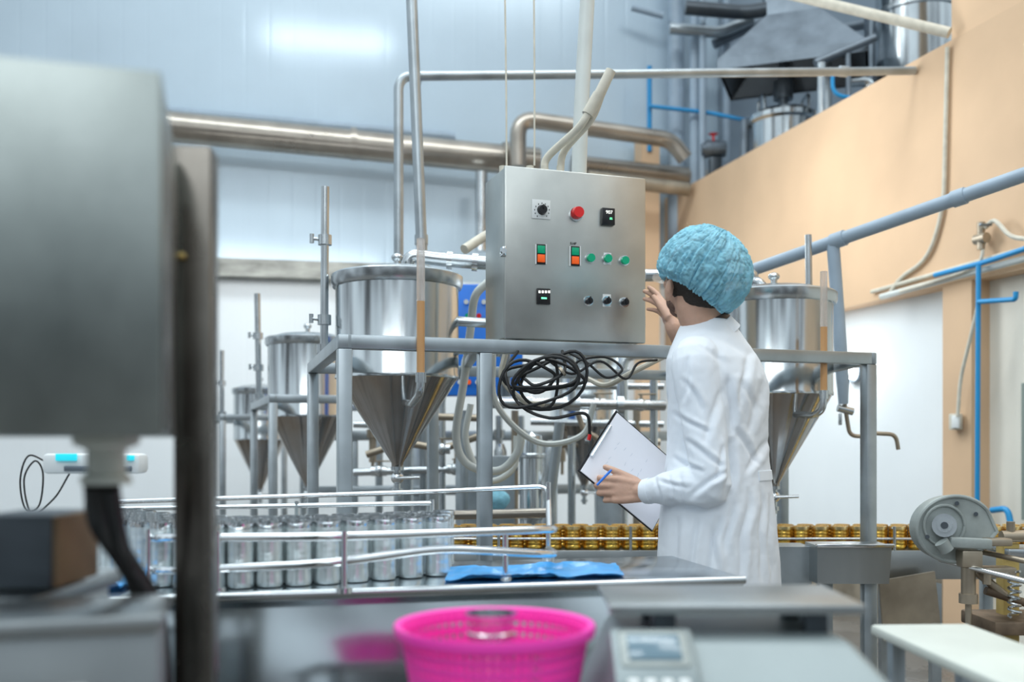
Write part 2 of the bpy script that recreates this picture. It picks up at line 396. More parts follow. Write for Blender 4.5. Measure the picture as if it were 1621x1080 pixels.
pipe([W(1060,45,8.8),W(1140,52,8.8),W(1190,30,8.8)],.05,'frame','grey horizontal duct near the clad wall')
pipe([W(1150,132,8.5),W(1215,138,8.5)],.03,'steel','short steel pipe above the drum')
pipe([W(1345,130,7.7),W(1378,128,7.7),W(1378,165,7.7)],.04,'steel','steel elbow pipe beside the tank')
pipe([W(1380,20,8.3),W(1380,140,8.3)],.06,'midgrey','upright grey duct beside the tank')
pipe([ground(1300,7.3,zf),W(1300,100,7.3)],.03,'steel','short steel upright beside the drum')
pipe([ground(1348,7.4,zf),W(1342,85,7.4)],.02,'midgrey','thin upright on the upper floor')
pipe([W(1028,105,8.9),W(1028,240,8.9)],.022,'bluepipe','blue plastic pipe on the clad wall')
pipe([W(1028,168,8.85),W(1120,178,8.85),W(1190,192,8.6)],.018,'bluepipe','thin blue plastic pipe crossing to the upper floor')
pipe([W(1318,110,7.2),W(1318,150,7.2),W(1380,160,7.2)],.014,'bluepipe','bent blue plastic pipe beside the tank')
c=W(1132,236,8.75)
o=thing('pump_motor','dark pump motor with red valve wheel on the upper floor','motor',c-V3((0,0,.1)))
mk('motor_body',[cyl(c+V3((-.09,0,0)),c+V3((.09,0,0)),.07),cyl(c+V3((-.12,0,0)),c+V3((-.09,0,0)),.05)]+[cyl(c+V3((-.07+.03*i,0,0)),c+V3((-.06+.03*i,0,0)),.08) for i in range(5)],'midgrey',o)
mk('motor_foot',box(c+V3((0,0,-.45)),(.10,.1,.74),0,.005),'dark',o)
mk('valve_wheel',[lathe(c+V3((-.02,-.02,.12)),[(.03,0),(.045,.006),(.03,.012)],18),cyl(c+V3((-.02,-.02,.06)),c+V3((-.02,-.02,.13)),.01)],'red',o)
pipe([W(1180,190,8.3),W(1178,260,8.3)],.04,'midgrey','short grey upright pipe beside the pump motor')
# ---------------------------------------------------------------- side wall services
pipe([WR(1500,75,.02),WR(1494,330,.02),WR(1470,410,.02),WR(1425,440,.02),WR(1405,470,.02)],.013,'cream','cream conduit dropping down the peach parapet',fr=.2)
pipe([WR(1380,462,.02),WR(1640,388,.02)],.012,'cream','cream cable run along the parapet edge')
pipe([WR(1395,470,.04),WR(1640,405,.04)],.018,'whiteh','white pipe run along the parapet edge')
pipe([WR(1480,436,.08),WR(1560,415,.08),WR(1640,388,.08)],.014,'bluepipe','blue plastic water pipe along the parapet edge')
pipe([WR(1549,420,.1),WR(1547,800,.1)],.013,'bluepipe','vertical blue plastic water pipe on the cream wall')
pipe([WR(1549,478,.12),WR(1608,474,.12),WR(1608,462,.12)],.013,'bluepipe','blue branch pipe with elbow on the cream wall')
pipe([WR(1549,480,.06),WR(1535,540,.06),WR(1520,600,.06),WR(1516,660,.06)],.01,'cream','thin cream tube down the peach pilaster')
pipe([WR(1570,808,.1),WR(1595,805,.1),WR(1600,830,.1)],.016,'bluepipe','short blue elbow pipe near the floor')
o=thing('junction_box','small cream junction box on the peach pilaster','electrical box',WR(1513,680,.03))
mk('box_body',box(WR(1513,668,.03),(.07,.04,.09),ANG,.006),'cream',o); mk('box_lid',box(WR(1513,668,.055),(.055,.015,.07),ANG,.004),'white',o)
cable([WR(1560,360,.05),WR(1575,350,.07),WR(1598,372,.07),WR(1621,378,.07),WR(1650,376,.07)],.012,'cream','curved cream conduit on the parapet')
cable([WR(1558,385,.05),WR(1545,420,.07),WR(1480,445,.07),WR(1425,462,.06)],.010,'cream','sagging cream cable on the parapet')
o=thing('wall_valve','small brass valve and bracket on the peach parapet','valve',WR(1553,395,.05))
mk('valve_body',[cyl(WR(1553,352,.06),WR(1553,395,.06),.02),cyl(WR(1545,380,.06),WR(1562,376,.06),.028)],'dirty',o)
mk('valve_handle',box(WR(1560,356,.09),(.07,.02,.012),.2,.003),'midgrey',o)
g0=W(1190,428,4.55); g1=W(1680,256,3.6)
pipe([g0,g1],.028,'bluegrey','long painted blue-grey overhead pipe sloping beside the wall',extra=[collar_on(g0.lerp(g1,.72),(g1-g0),.033,.05),collar_on(g0.lerp(g1,.33),(g1-g0),.034,.06)])
t=g0.lerp(g1,.31)
o=thing('water_tap','blue-grey drop pipe ending in a small steel tap','tap',W(1340,650,t.y))
tx=t.x
def T(px,py): return W(px,py,t.y)
mk('drop_pipe',[cyl(V3((tx,t.y,t.z)),T(1334,600),.027),cyl(T(1334,600),T(1335,640),.027,r2=.020)],'bluegrey',o)
mk('tap_pipe',sweep(fillet([T(1337,640),T(1345,690),T(1380,692),T(1383,686),T(1418,688),T(1422,712)],.03),.009,12),'dirty',o)
mk('tap_valve',[cyl(T(1326,646),T(1350,652),.016),box(T(1330,664),(.012,.02,.05),0,.003)],'steel',o)
# ---------------------------------------------------------------- racks
def rack(A,B,C,D,z,mids=(),label='',sz=.042,cross=()):
    A,B,C,D=[V3((p[0],p[1],0)) for p in (A,B,C,D)]
    o=thing('steel_rack',label,'rack',(A+B+C+D)/4,'hopper support racks')
    def bar(p,q,zz,s=sz):
        d=(q-p); L=d.length; return box((p+q)/2+V3((0,0,zz-s/2)),(L+s*.98,s,s),math.atan2(d.y,d.x),.004)
    for p,q in ((A,B),(A,C),(C,D),(B,D)): mk('rail',bar(p,q,z),'frame',o)
    for p,q in cross: mk('crossbar',bar(V3((p[0],p[1],0)),V3((q[0],q[1],0)),z,.03),'frame',o)
    for p,q in ((A,B),(C,D)): mk('lower_rail',bar(p,q,.35,.03),'frame',o)
    for p in [A,B,C,D]+[V3((m[0],m[1],0)) for m in mids]:
        mk('leg',box(V3((p.x,p.y,(z-sz)/2)),(sz,sz,z-sz),math.atan2((B-A).y,(B-A).x),.004),'frame',o)
    return o
zR=1.448
A=(-.497,2.95);B=(1.271,3.551);C=(-.80,4.0);D=(1.25,4.6)
def AB(px):
    k=(px-CX)/F; y=3.119/(1-.34*k); return (k*y,y)
rack(A,B,C,D,zR,mids=[AB(767),(-.33,4.14)],label='grey square-tube steel rack carrying two hoppers and the control cabinet',
     cross=[((-.1,3.09),(-.2,4.17)),((.75,3.38),(.70,4.44))])
A2=W(432,0,5.0);B2=W(640,0,5.25);C2=W(402,0,6.2);D2=W(600,0,6.4)
rack(A2,B2,C2,D2,1.37,mids=(),label='grey steel rack carrying the smaller cone hopper')
A3=W(352,0,6.75);B3=W(480,0,7.0);C3=W(330,0,7.9);D3=W(450,0,8.1)
rack(A3,B3,C3,D3,1.32,mids=(),label='grey steel rack near the clad wall with a hopper')
# ---------------------------------------------------------------- hoppers
def hopper(c,r,zr,zc,zt,label):
    c=V3((c[0],c[1],0)); o=thing('cone_hopper',label,'hopper',c+V3((0,0,zt-.12)),'conical steel hoppers')
    mk('hopper_body',lathe(c,[(r*.985,zr-.02),(r,zr-.02),(r,zc+.012),(r*1.008,zc+.008),(r*1.008,zc-.002),(r*.99,zc-.004)],48),'hop',o)
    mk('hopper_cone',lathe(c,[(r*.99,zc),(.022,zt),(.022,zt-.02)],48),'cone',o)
    mk('hopper_rim',lathe(c,[(r,zr-.045),(r*1.045,zr-.043),(r*1.07,zr-.03),(r*1.07,zr-.002),(r*1.03,zr+.004),(r,zr+.002)],48),'steel',o)
    mk('hopper_lid',lathe(c,[(r*1.0,zr+.001),(r*.7,zr+.022),(r*.2,zr+.035),(.001,zr+.036)],48),'steel',o)
    mk('lid_knob',[cyl(c+V3((0,0,zr+.03)),c+V3((0,0,zr+.06)),.012),ell(c+V3((0,0,zr+.07)),(.022,.022,.016))],'steel',o)
    mk('outlet_pipe',[cyl(c+V3((0,0,zt-.12)),c+V3((0,0,zt)),.012),collar_on(c+V3((0,0,zt-.02)),(0,0,1),.024,.012),collar_on(c+V3((0,0,zt-.10)),(0,0,1),.02,.014)],'steel',o)
    mk('outlet_valve',[ell(c+V3((0,0,zt-.055)),(.024,.024,.022)),cyl(c+V3((0,-.02,zt-.055)),c+V3((.085,-.035,zt-.052)),.006)],'chrome',o)
    return o
h1=(W(629,0,3.6).x,3.6)
H1=hopper(h1,.2216,1.727,1.36,1.055,'large stainless cone hopper with sight tube on the rack')
for s,wd_ in ((-.245,.07),(.235,.05)): mk('mounting_lug',box((h1[0]+s,3.6,1.458),(wd_,.05,.018),0,.002),'steel',H1)
h2=(1.005,3.82)
H2=hopper(h2,.218,1.695,1.31,.975,'stainless cone hopper, brown reflections coloured on cone, beside the worker')
h3=(W(487,0,5.5).x,5.5)
hopper(h3,.215,1.70,1.27,.90,'smaller stainless cone hopper with dark reflecting cone')
hopper((W(412,0,7.3).x,7.3),.19,1.52,1.15,.80,'distant cone hopper standing near the clad wall')
hopper((W(925,0,5.6).x,5.6),.19,1.60,1.25,.90,'cone hopper behind the control cabinet')
def sight(pxa,ya,yb,d,pts,parent):
    a=W(pxa,ya,d); b=W(pxa,yb,d); m=a.lerp(b,.45)
    mk('sight_tube',cyl(m,a,.0125),'tube',parent,label='cloudy clear sight tube'); mk('tube_liquid',cyl(b,m,.0122),'orange',parent,label='amber liquid in the tube')
    mk('tube_elbow',[sweep(fillet([b]+pts,.03),.012,14),collar_on(b,(0,0,1),.016,.03)],'steel',parent)
sight(666,378,598,2.985,[W(665,622,2.985),W(652,640,3.1),W(640,637,3.47)],H1)
sight(1304,430,625,3.50,[W(1303,648,3.5),W(1290,658,3.55),W(1258,656,3.66)],H2)
def pole(base,top,r,label,clampz):
    b=V3(base);t=V3(top); o=thing('clamp_pole',label,'pole',b,'upright poles beside hoppers')
    mk('pole_shaft',[cyl(b,t,r),cyl(b.lerp(t,.55),t,r*.8),cyl(b,b+V3((0,0,.03)),r*1.8)],'steel',o)
    for z in clampz:
        p=b.lerp(t,z); mk('clamp',[collar_on(p,(0,0,1),r*1.7,.035),cyl(p,p+V3((-.045,-.01,.004)),.006),cyl(p+V3((-.045,-.01,-.012)),p+V3((-.045,-.01,.02)),.008)],'steel',o)
pole((-.672,3.56,zR),(W(515,0,3.56).x,3.56,W(0,296,3.56).z),.0145,'upright steel pole with clamps beside the large hopper',(.2,.68))
pole((1.257,4.2,zR),(1.25,4.2,W(0,372,4.2).z),.014,'short upright steel pole beside the rear hopper',(.5,))
p=W(410,0,5.6); pole((p.x,5.6,1.37),(p.x-.01,5.6,W(0,465,5.6).z),.017,'upright steel pole by the smaller hopper',(.3,.6))
p=W(351,0,7.2); pole((p.x,7.2,1.32),(p.x,7.2,W(0,555,7.2).z),.018,'upright steel pole by the distant hopper',(.5,))
# ---------------------------------------------------------------- main overhead pipes
pipe([W(668,402,4.15),W(650,-40,4.15)],.0235,'frame','tall steel riser pipe behind the large hopper',extra=[collar_on(W(667,380,4.15),(0,0,1),.028,.04)])
pipe([ground(631,5.0,0),W(631,121,5.0),W(1380,113,5.85),W(1448,112,5.9)],.0245,'frame','slim steel pipe rising and running overhead',fr=.07,
     extra=[collar_on(W(660,124,5.05),(1,.25,0),.032,.04),collar_on(W(1335,113,5.8),(1,.2,0),.03,.05)])
pipe([ground(915,3.42,zR),W(915,262,3.42),W(932,-40,3.5)],.026,'whiteh','white vertical conduit pole behind the control cabinet',fr=.3)
cable([W(802,262,3.2),W(801,120,3.25),W(799,-30,3.3)],.003,'cream','thin white cable rising from the control cabinet')
cable([W(846,262,3.2),W(846,120,3.25),W(845,-30,3.3)],.003,'cream','thin white cable rising from the control cabinet')
o=thing('feed_pipe','elbowed steel feed pipe with clamps entering the large hopper','pipe',W(640,425,3.7))
mk('pipe_run',sweep(fillet([W(646,440,3.66),W(646,404,3.66),W(700,411,3.66),W(790,418,3.62)],.05),.026,18),'steel',o)
mk('clamp',[collar_on(W(712,412,3.66),(1,0,-.08),.034,.02)],'chrome',o); mk('clamp',[collar_on(W(752,415,3.64),(1,0,-.08),.034,.02)],'chrome',o)
pipe([W(716,508,3.60),W(790,513,3.60)],.018,'steel','short steel pipe between hopper and cabinet')
pipe([W(735,395,4.0),W(770,372,4.1),W(800,360,4.1)],.02,'cream','short bent conduit beside the control cabinet')
pipe([W(1190,445,3.95),W(1192,436,3.95),W(1020,436,3.9)],.024,'steel','steel feed pipe at the rear hopper')
pipe([W(1218,470,3.8),W(1196,440,3.85),W(1186,470,3.9),W(1186,560,3.95)],.02,'steel','curved steel pipe beside the rear hopper',fr=.1)
# ---------------------------------------------------------------- blue panel + clutter behind the rack
o=thing('blue_cabinet','blue enamel electrical cabinet with pilot lights behind rack','cabinet',ground(768,5.05))
mk('cabinet_body',box(W(765,540,5.05),(.40,.12,.56),0,.01),'bluebox',o)
mk('cabinet_stand',box(ground(768,5.07,.53),(.30,.06,1.06),0,.005),'frame',o)
for i,(px,py) in enumerate(((738,478),(752,478),(766,478),(740,500),(758,500),(728,605),(742,605),(756,605))):
    mk('pilot_light',cyl(W(px,py,4.985),W(px,py,4.97),.012),['white','orangered','white','green','red','white','orangered','white'][i],o)
pipe([W(770,638,4.7),W(1052,642,4.9)],.026,'steel','horizontal steel process pipe with flanges behind the rack',
     extra=[collar_on(W(838,639,4.75),(1,0,0),.042,.03),collar_on(W(982,641,4.85),(1,0,0),.042,.03),collar_on(W(905,640,4.8),(1,0,0),.034,.08)])
pipe([W(560,592,4.4),W(735,598,4.4),W(735,560,4.4),W(800,560,4.4)],.015,'steel','bent steel line behind the large hopper')
pipe([ground(700,5.2,0),W(700,612,5.2),W(1050,612,5.3)],.018,'steel','thin steel line behind the cabinet')
pipe([W(580,720,5.0),W(640,700,5.0),W(700,712,5.0),W(760,690,5.0)],.018,'dirty','stained bent pipe behind the rack')
pipe([W(886,670,4.3),W(845,1000,4.3)],.022,'frame','slanted grey brace tube behind the rack')
pipe([W(560,748,5.2),W(820,740,5.2)],.02,'steel','low horizontal steel pipe behind the rack')
pipe([W(690,816,3.75),W(872,812,3.75)],.018,'brownpipe','low brownish pipe above the conveyor')
pipe([ground(648,5.6,0),W(648,660,5.6)],.02,'steel','upright steel tube behind the rack')
pipe([ground(985,5.1,0),W(985,560,5.1),W(1040,560,5.1)],.03,'steel','elbowed steel pipe behind the cable coils')
pipe([W(905,562,4.78),W(905,640,4.78)],.02,'steel','short upright steel tube with union')
pipe([W(800,560,4.3),W(800,628,4.3)],.022,'midgrey','short upright grey tube below the cabinet')
o=thing('filling_line','long stainless filling line frame with nozzles behind the rack','machine',ground(800,6.2))
for py,r in ((690,.03),(775,.025)): mk('line_beam',box(W(800,py,6.2),(2.3,.08,.06),.2,.006),'frame',o)
for px in (560,660,760,860,960,1030):
    b=ground(px,6.2+.2*(px-800)/F*6.2); mk('line_leg',box(V3((b.x,b.y,.57)),(.05,.05,1.14),.2,.004),'frame',o)
for i,px in enumerate((590,625,690,725,790,825,890,930,990)):
    q=W(px,700,6.1+.2*(px-800)/F*6.1-.05); mk('nozzle',[cyl(q+V3((0,0,.16)),q+V3((0,0,-.12)),.022),collar_on(q+V3((0,0,.05)),(0,0,1),.036,.05),cyl(q+V3((0,0,-.12)),q+V3((0,0,-.2)),.010)],'dirty' if i%3==0 else 'steel',o)
for px,d,py0,m_ in ((735,4.9,650,'frame'),(1008,5.3,640,'dirty'),(1035,4.9,600,'steel'),(600,6.5,640,'steel'),(905,5.0,690,'steel'),(955,5.4,680,'frame'),(670,5.3,620,'frame'),(815,5.5,650,'dirty')):
    pipe([ground(px,d,0),W(px,py0,d)],.02,m_,'upright steel tube standing behind the rack',group='upright tubes behind the rack')
for (a_,b_,m_) in ((W(690,660,4.9),W(760,662,4.9),'dirty'),(W(840,668,5.3),W(1050,672,5.3),'steel'),(W(870,705,5.5),W(1045,700,5.5),'dirty'),(W(930,745,5.3),W(1045,742,5.3),'steel'),(W(560,672,5.4),W(690,676,5.4),'steel')):
    pipe([a_,b_],.018,m_,'short horizontal process pipe behind the rack',group='short process pipes')
o=thing('pump','small stainless centrifugal pump standing behind the conveyor','pump',ground(965,4.8,.55))
c=W(965,760,4.75)
mk('pump_body',[cyl(c+V3((0,-.04,0)),c+V3((0,.05,0)),.085,24),cyl(c+V3((0,.05,0)),c+V3((.0,.20,0)),.06,20),cyl(c+V3((0,-.09,0)),c+V3((0,-.04,0)),.03)],'steel',o)
mk('pump_stand',box(V3((c.x,c.y+.08,(c.z-.07)/2)),(.12,.16,c.z-.07),0,.005),'frame',o)
c=ground(842,4.9)
o=thing('steel_vessel','narrow upright stainless vessel behind the rack','vessel',c)
mk('vessel_body',lathe(c,[(.001,.55),(.06,.58),(.06,1.12),(.05,1.16),(.001,1.18)],24),'hop',o)
for z in (.75,1.05): mk('vessel_band',lathe(c,[(.06,z),(.068,z+.005),(.068,z+.02),(.06,z+.025)],24),'steel',o)
for x_,y_ in ((-.05,0),(.05,0),(0,.05)): mk('vessel_leg',cyl(c+V3((x_,y_,0)),c+V3((x_,y_,.62)),.01),'frame',o)
for px,d in ((792,5.4),(872,5.2)):
    c=ground(px,d); o=thing('filter_canister','slim stainless canister on legs behind the rack','vessel',c,'slim canisters')
    mk('canister_body',lathe(c,[(.001,.6),(.035,.62),(.035,1.08),(.02,1.12),(.001,1.12)],20),'steel',o)
    mk('canister_leg',cyl(c,c+V3((0,0,.62)),.015),'frame',o)
def valve(p,label='small steel valve with lever'):
    p=V3(p); o=thing('pipe_valve',label,'valve',p,'small pipe valves')
    mk('valve_body',[cyl(p+V3((-.04,0,0)),p+V3((.04,0,0)),.026),ell(p,(.03,.032,.032))],'steel',o)
    mk('valve_lever',[cyl(p,p+V3((0,0,.05)),.007),box(p+V3((.03,0,.052)),(.09,.014,.008),0,.002)],'dirty',o)
for q in (W(640,701,5.0),W(700,711,5.0),W(945,640,4.83),W(1015,641,4.88),W(600,746,5.2),W(720,743,5.2)): valve(q)
cable([W(772,447,3.75),W(752,470,3.75),W(745,520,3.8),W(735,600,3.85),W(722,690,3.85),W(740,735,3.85),W(790,745,3.85),W(820,715,3.85),W(826,680,3.85)],.016,'whiteh','white flexible hose looping below the control cabinet',name='hose',cat='hose',seg=12)
cable([W(745,640,4.0),W(738,700,4.0),W(770,760,4.0),W(812,742,4.0),W(818,690,4.0)],.013,'whiteh','white flexible hose looping behind the rack',name='hose',cat='hose',seg=12)
cable([W(1060,560,3.6),W(1000,590,3.6),W(960,610,3.65),W(930,600,3.7)],.010,'cream','cream hose under the rack rail',name='hose',cat='hose')
cable([W(800,560,3.5),W(795,600,3.5),W(830,635,3.5),W(860,640,3.55)],.010,'cream','cream hose curling behind the black cable',name='hose',cat='hose')
cable([W(780,560,3.7),W(786,640,3.75),W(850,700,3.8),W(920,690,3.8),W(940,640,3.8)],.012,'whiteh','white hose drooping between the rack legs',name='hose',cat='hose')
cable([W(915,655,4.3),W(925,680,4.3),W(950,700,4.3),W(955,740,4.3)],.012,'dirty','brown hose hanging behind the rack',name='hose',cat='hose')
o=thing('plastic_bag','light blue plastic bag behind the conveyor','bag',W(782,805,4.6))
g=ell(W(782,792,4.6),(.075,.05,.05),seg=24,ring=14)
mk('bag_body',([v+V3((0,0,.012*noise.noise(v*30))) for v in g[0]],g[1]),'cap',o)
# ---------------------------------------------------------------- cable coils
def coil(c,rx,rz,n,r,label,seed,wob=.24,tilt=0):
    pts=[]; ns=26
    for i in range(n*ns+1):
        a=2*math.pi*i/ns+math.pi/2; lp=i/ns
        kx=1+wob*math.sin(lp*2.3+seed); kz=1+wob*1.4*math.sin(lp*3.1+1)
        tl=tilt+.28*math.sin(lp*1.9)
        x=rx*kx*math.cos(a); z=rz*kz*(math.sin(a)-1)+.010*math.sin(a*2+lp*1.7)
        pts.append(V3(c)+V3((x*math.cos(tl)-z*math.sin(tl)+.03*math.sin(lp*2.4),(.03*math.sin(lp*1.7)+.005*lp-.01),x*math.sin(tl)+z*math.cos(tl))))
    return mk('cable_coil',sweep(pts,r,8),'black',None,label,'cable')
coil(W(848,572,3.02),.095,.058,6,.0052,'large loose coil of black cable hanging from the rack',1,.26,.30)
cable([W(820,556,3.1),W(800,590,3.05),W(822,640,3.02),W(870,662,3.0),W(926,655,3.0),W(934,690,3.0)],.005,'black','black cable end with dangling tip below coil')
cable([W(890,556,3.1),W(892,590,3.0),W(850,610,2.99),W(830,600,3.0)],.005,'black','black cable strand holding up the coil')
cable([W(860,565,3.1),W(905,592,3.08),W(950,572,3.1),W(990,600,3.12),W(1010,575,3.15),W(1040,570,3.2)],.004,'black','black cable draped under the rack rail')
cable([W(900,558,3.12),W(930,575,3.1),W(960,598,3.1),W(985,585,3.12),W(960,566,3.13),W(920,570,3.1),W(905,585,3.1)],.004,'black','loose loop of black cable under the cabinet')
mk('plug',[cyl(W(934,688,3.0),W(932,697,3.0),.006)],'red',None,'small red plug on a dangling cable','plug')
mk('cable_tie',[collar_on(W(890,588,2.99),(1,.0,.7),.016,.008)],'dirty',None,'pale tie bundling the black cable coil','cable tie')
# ---------------------------------------------------------------- control cabinet
RB=math.atan(.34); ub=V3((math.cos(RB),math.sin(RB),0)); nb=V3((math.sin(RB),-math.cos(RB),0))
def FP(px,py,off=0):
    k=(px-CX)/F; y=3.105/(1-.34*k); return W(px,py,y)+nb*off
pl=FP(800,0);pr=FP(1021,0); wid=(pr-pl).length; zb=zR+.004; zt=1.992
cen=(pl+pr)/2; cen.z=(zb+zt)/2; dep=.20
CB=thing('control_cabinet','brushed stainless control cabinet with buttons and knobs on rack','control panel',V3((cen.x,cen.y,zb))-nb*dep/2)
mk('cabinet_body',box(cen-nb*(dep/2+.012),(wid-.006,dep,zt-zb-.006),RB,.004),'panel',CB)
mk('cabinet_door',box(cen-nb*.006,(wid,.016,zt-zb),RB,.005),'panel',CB)
mk('door_latch',[box(FP(797,398)+nb*-.004,(.012,.03,.03),RB,.003),cyl(FP(796,398,.0),FP(796,398,.012),.009)],'chrome',CB)
for px in (830,995): mk('mounting_foot',box(FP(px,543)-nb*.1,(.03,.16,.008),RB,.001),'steel',CB)
mk('hinge',[cyl(FP(1021,300)-nb*.01,FP(1021,318)-nb*.01,.006)],'steel',CB);mk('hinge',[cyl(FP(1021,500)-nb*.01,FP(1021,518)-nb*.01,.006)],'steel',CB)
def fbox(px,py,wpx,hpx,off,th,bev=.001):
    s=3.17/F; return box(FP(px,py,off+th/2+.002),(wpx*s,th,hpx*s),RB,bev)
def fcyl(px,py,rpx,o0,o1,r2=None): 
    s=3.17/F; return sweep([FP(px,py,o0+.002),FP(px,py,o1+.002)],[rpx*s,(r2 or rpx)*s],22)
d_=mk('timer_dial',fbox(856,332,31,30,0,.003),'white',CB,label='white scale plate with black knob')
mk('dial_knob',[fcyl(857,333,8,.003,.018,6.5),fbox(857,329,2,7,.018,.003)],'blackp',d_)
ticks=[]
for i in range(11):
    a=math.radians(-140+28*i); s=11.5; ticks.append(fbox(857+s*math.sin(a),334-s*math.cos(a),1.3,2.2,.003,.0006,0))
mk('dial_marks',ticks,'blackp',d_)
e_=mk('emergency_stop',[fcyl(912,339,9,0,.008),fcyl(912,338,10,.010,.024,8.5)],'red',CB,label='red mushroom button')
mk('stop_base',fcyl(911,340,11,0,.006),'chrome',e_)
c_=mk('temperature_controller',[fbox(961,344,22,27,0,.012,.002)],'blackp',CB,label='black digital controller with lit digits')
textmesh('907',FP(961,338,.0165),.016,RB,'digitw','upper_digits',c_)
textmesh('85',FP(964,348,.0165),.010,RB,'digit','lower_digits',c_)
for px,py in ((855,403),(909,406)):
    r_=mk('rocker_switch',fbox(px,py,16,31,0,.006,.001),'blackp',CB,label='green and red rocker switch in white frame')
    mk('switch_frame',[fbox(px-8,py,1.6,31,.001,.006,0),fbox(px+8,py,1.6,31,.001,.006,0)],'white',r_)
    mk('green_half',fbox(px,py-7,12,12,.005,.006,.001),'green',r_); mk('red_half',fbox(px,py+7,12,12,.005,.006,.001),'orangered',r_)
for i,(px,py) in enumerate(((934,409),(961,410),(988,413))):
    b_=mk('green_button',[fcyl(px,py,7,0,.012,6.5)],'green',CB); mk('button_ring',fcyl(px,py,8.3,0,.005),'chrome',b_)
mk('button_plate',fbox(961,410,13,19,0,.0015,0),'white',CB)
n_=mk('counter',fbox(859,470,22,25,0,.01,.002),'blackp',CB,label='black counter module with small keys')
mk('counter_keys',[fbox(852+i*5,463,3.4,4,.01,.001,0) for i in range(4)],'digitw',n_); mk('counter_light',fbox(859,473,9,2.6,.01,.001,0),'digit',n_)
for i,(px,py) in enumerate(((931,477),(960,477),(988,479))):
    k_=mk('selector_knob',[fcyl(px,py,6,0,.016,5),fbox(px,py-1,2.5,11,.014,.006,.001)],'blackp',CB); mk('knob_ring',fcyl(px,py,8,0,.004),'chrome',k_)
mk('knob_plate',fbox(960,476,14,20,0,.0012,0),'white',CB)
textmesh('S.HP',FP(907,386,.004),.011,RB,'blackp','engraved_label',CB)
for px in (812,856,880,905): mk('top_gland',cyl(FP(px,262)-nb*.1-V3((0,0,.005)),FP(px,250)-nb*.1,.012),'cream',CB)
cable([FP(880,262)-nb*.1,FP(885,235)-nb*.1,W(918,200,3.2),W(940,160,3.2),W(958,130,3.2),W(968,113,3.2)],.0125,'cream','cream flexible conduit bundle rising from the cabinet',name='conduit',cat='conduit',seg=12)
cable([FP(905,262)-nb*.1,FP(912,225)-nb*.1,W(935,190,3.22),W(952,150,3.22),W(962,128,3.22)],.012,'cream','cream conduit curving beside its twin above the cabinet',name='conduit',cat='conduit',seg=12)
mk('cable_wrap',[cyl(W(930,182,3.2),W(948,150,3.2),.020),cyl(W(948,150,3.2),W(967,112,3.2),.017)],'cream',None,'cream tape wrap around the conduit bundle','tape')
# ---------------------------------------------------------------- golden can conveyor
zc=.715; yc=3.9; x0=-.75; x1=2.75
CV=thing('can_conveyor','steel slat conveyor carrying golden cans behind the worker','conveyor',((x0+x1)/2,yc,0))
mk('belt',box(((x0+x1)/2,yc,zc-.01),(x1-x0,.22,.02),0,.003),'greenbelt',CV)
for s in (-1,1): mk('side_panel',box(((x0+x1)/2,yc+s*.125,zc-.05),(x1-x0,.012,.11),0,.003),'brush',CV)
mk('guide_rail',cyl((x0,yc-.115,.762),(x1,yc-.115,.762),.0045),'chrome',CV)
mk('rear_guide',box(((x0+x1)/2,yc+.105,.755),(x1-x0,.006,.07),0,.001),'dark',CV)
for x in [x0+.2+.5*i for i in range(7)]:
    mk('rail_post',[cyl((x,yc-.125,zc-.02),(x,yc-.125,.81),.006),cyl((x,yc-.125,.80),(x,yc-.105,.80),.005)],'steel',CV)
for x in (-.55,.25,1.0,1.9,2.6):
    for s in (-1,1): mk('leg',box((x,yc+s*.09,(zc-.02)/2),(.04,.04,zc-.02),0,.003),'frame',CV)
def can(name,r,h,m,label,group,loc,rimm=None,rib=.955):
    p=[(.001,.002),(r*.96,.002),(r,.004),(r*1.0,.01)]
    for i in range(5):
        z=h*(.22+.14*i); p+=[(r*.985,z-.004),(r*rib,z),(r*.985,z+.004)]
    p+=[(r*.985,h-.012)]
    q=[(r*.985,h-.012),(r*1.02,h-.006),(r*1.02,h),(r*.93,h),(r*.92,h-.012),(.001,h-.012)]
    gs=[lathe(V3((0,0,0)),p,22),(*lathe(V3((0,0,0)),q,22),1)]
    o=mk(name,gs,[m,rimm or m],None,label,'can',group,origin=(0,0,0)); o.location=V3(loc); return o
g0_=None; R_=random.Random(3)
sp=.0735
for row in range(2):
    for i in range(39):
        x=-.28+i*sp+(sp/2 if row else 0)+R_.uniform(-.004,.004); loc=(x,yc-.060+row*.078,zc+.001)
        if g0_ is None: g0_=can('food_can',.0315,.090,'gold','golden lacquered ribbed food can on the conveyor','golden cans on the conveyor',loc,'goldlid',.93)
        else:
            c_=g0_.copy(); COL.objects.link(c_); c_.location=loc; c_.rotation_euler=(0,0,R_.uniform(0,6))
o=thing('steel_trough','open stainless trough box on legs beside the conveyor','trough',ground(1345,3.4))
q0=W(1288,862,3.4);q1=W(1405,862,3.4); zt_=q0.z; zb_=W(0,922,3.4).z
mk('trough_body',quadprism([V3((q0.x,3.36,zt_)),V3((q1.x,3.36,zt_)),V3((q1.x-.01,3.36,zb_)),V3((q0.x+.0,3.36,zb_))],(0,.14,0)),'brush',o,smooth=20)
mk('trough_lip',box(((q0.x+q1.x)/2,3.355,zt_),(q1.x-q0.x+.01,.02,.012),0,.002),'chrome',o)
for x in (q1.x-.05,q0.x+.05): mk('leg',box((x,3.44,zb_/2),(.045,.045,zb_),0,.003),'frame',o)
o=thing('steel_chute','folded stainless chute beside the trough','chute',ground(1250,3.4))
q0=W(1215,866,3.45);q1=W(1285,866,3.45)
mk('chute_plate',[quadprism([q0,q1,W(1285,925,3.45),W(1268,935,3.45),W(1215,935,3.45)],(0,.14,0))],'frame',o,smooth=20)
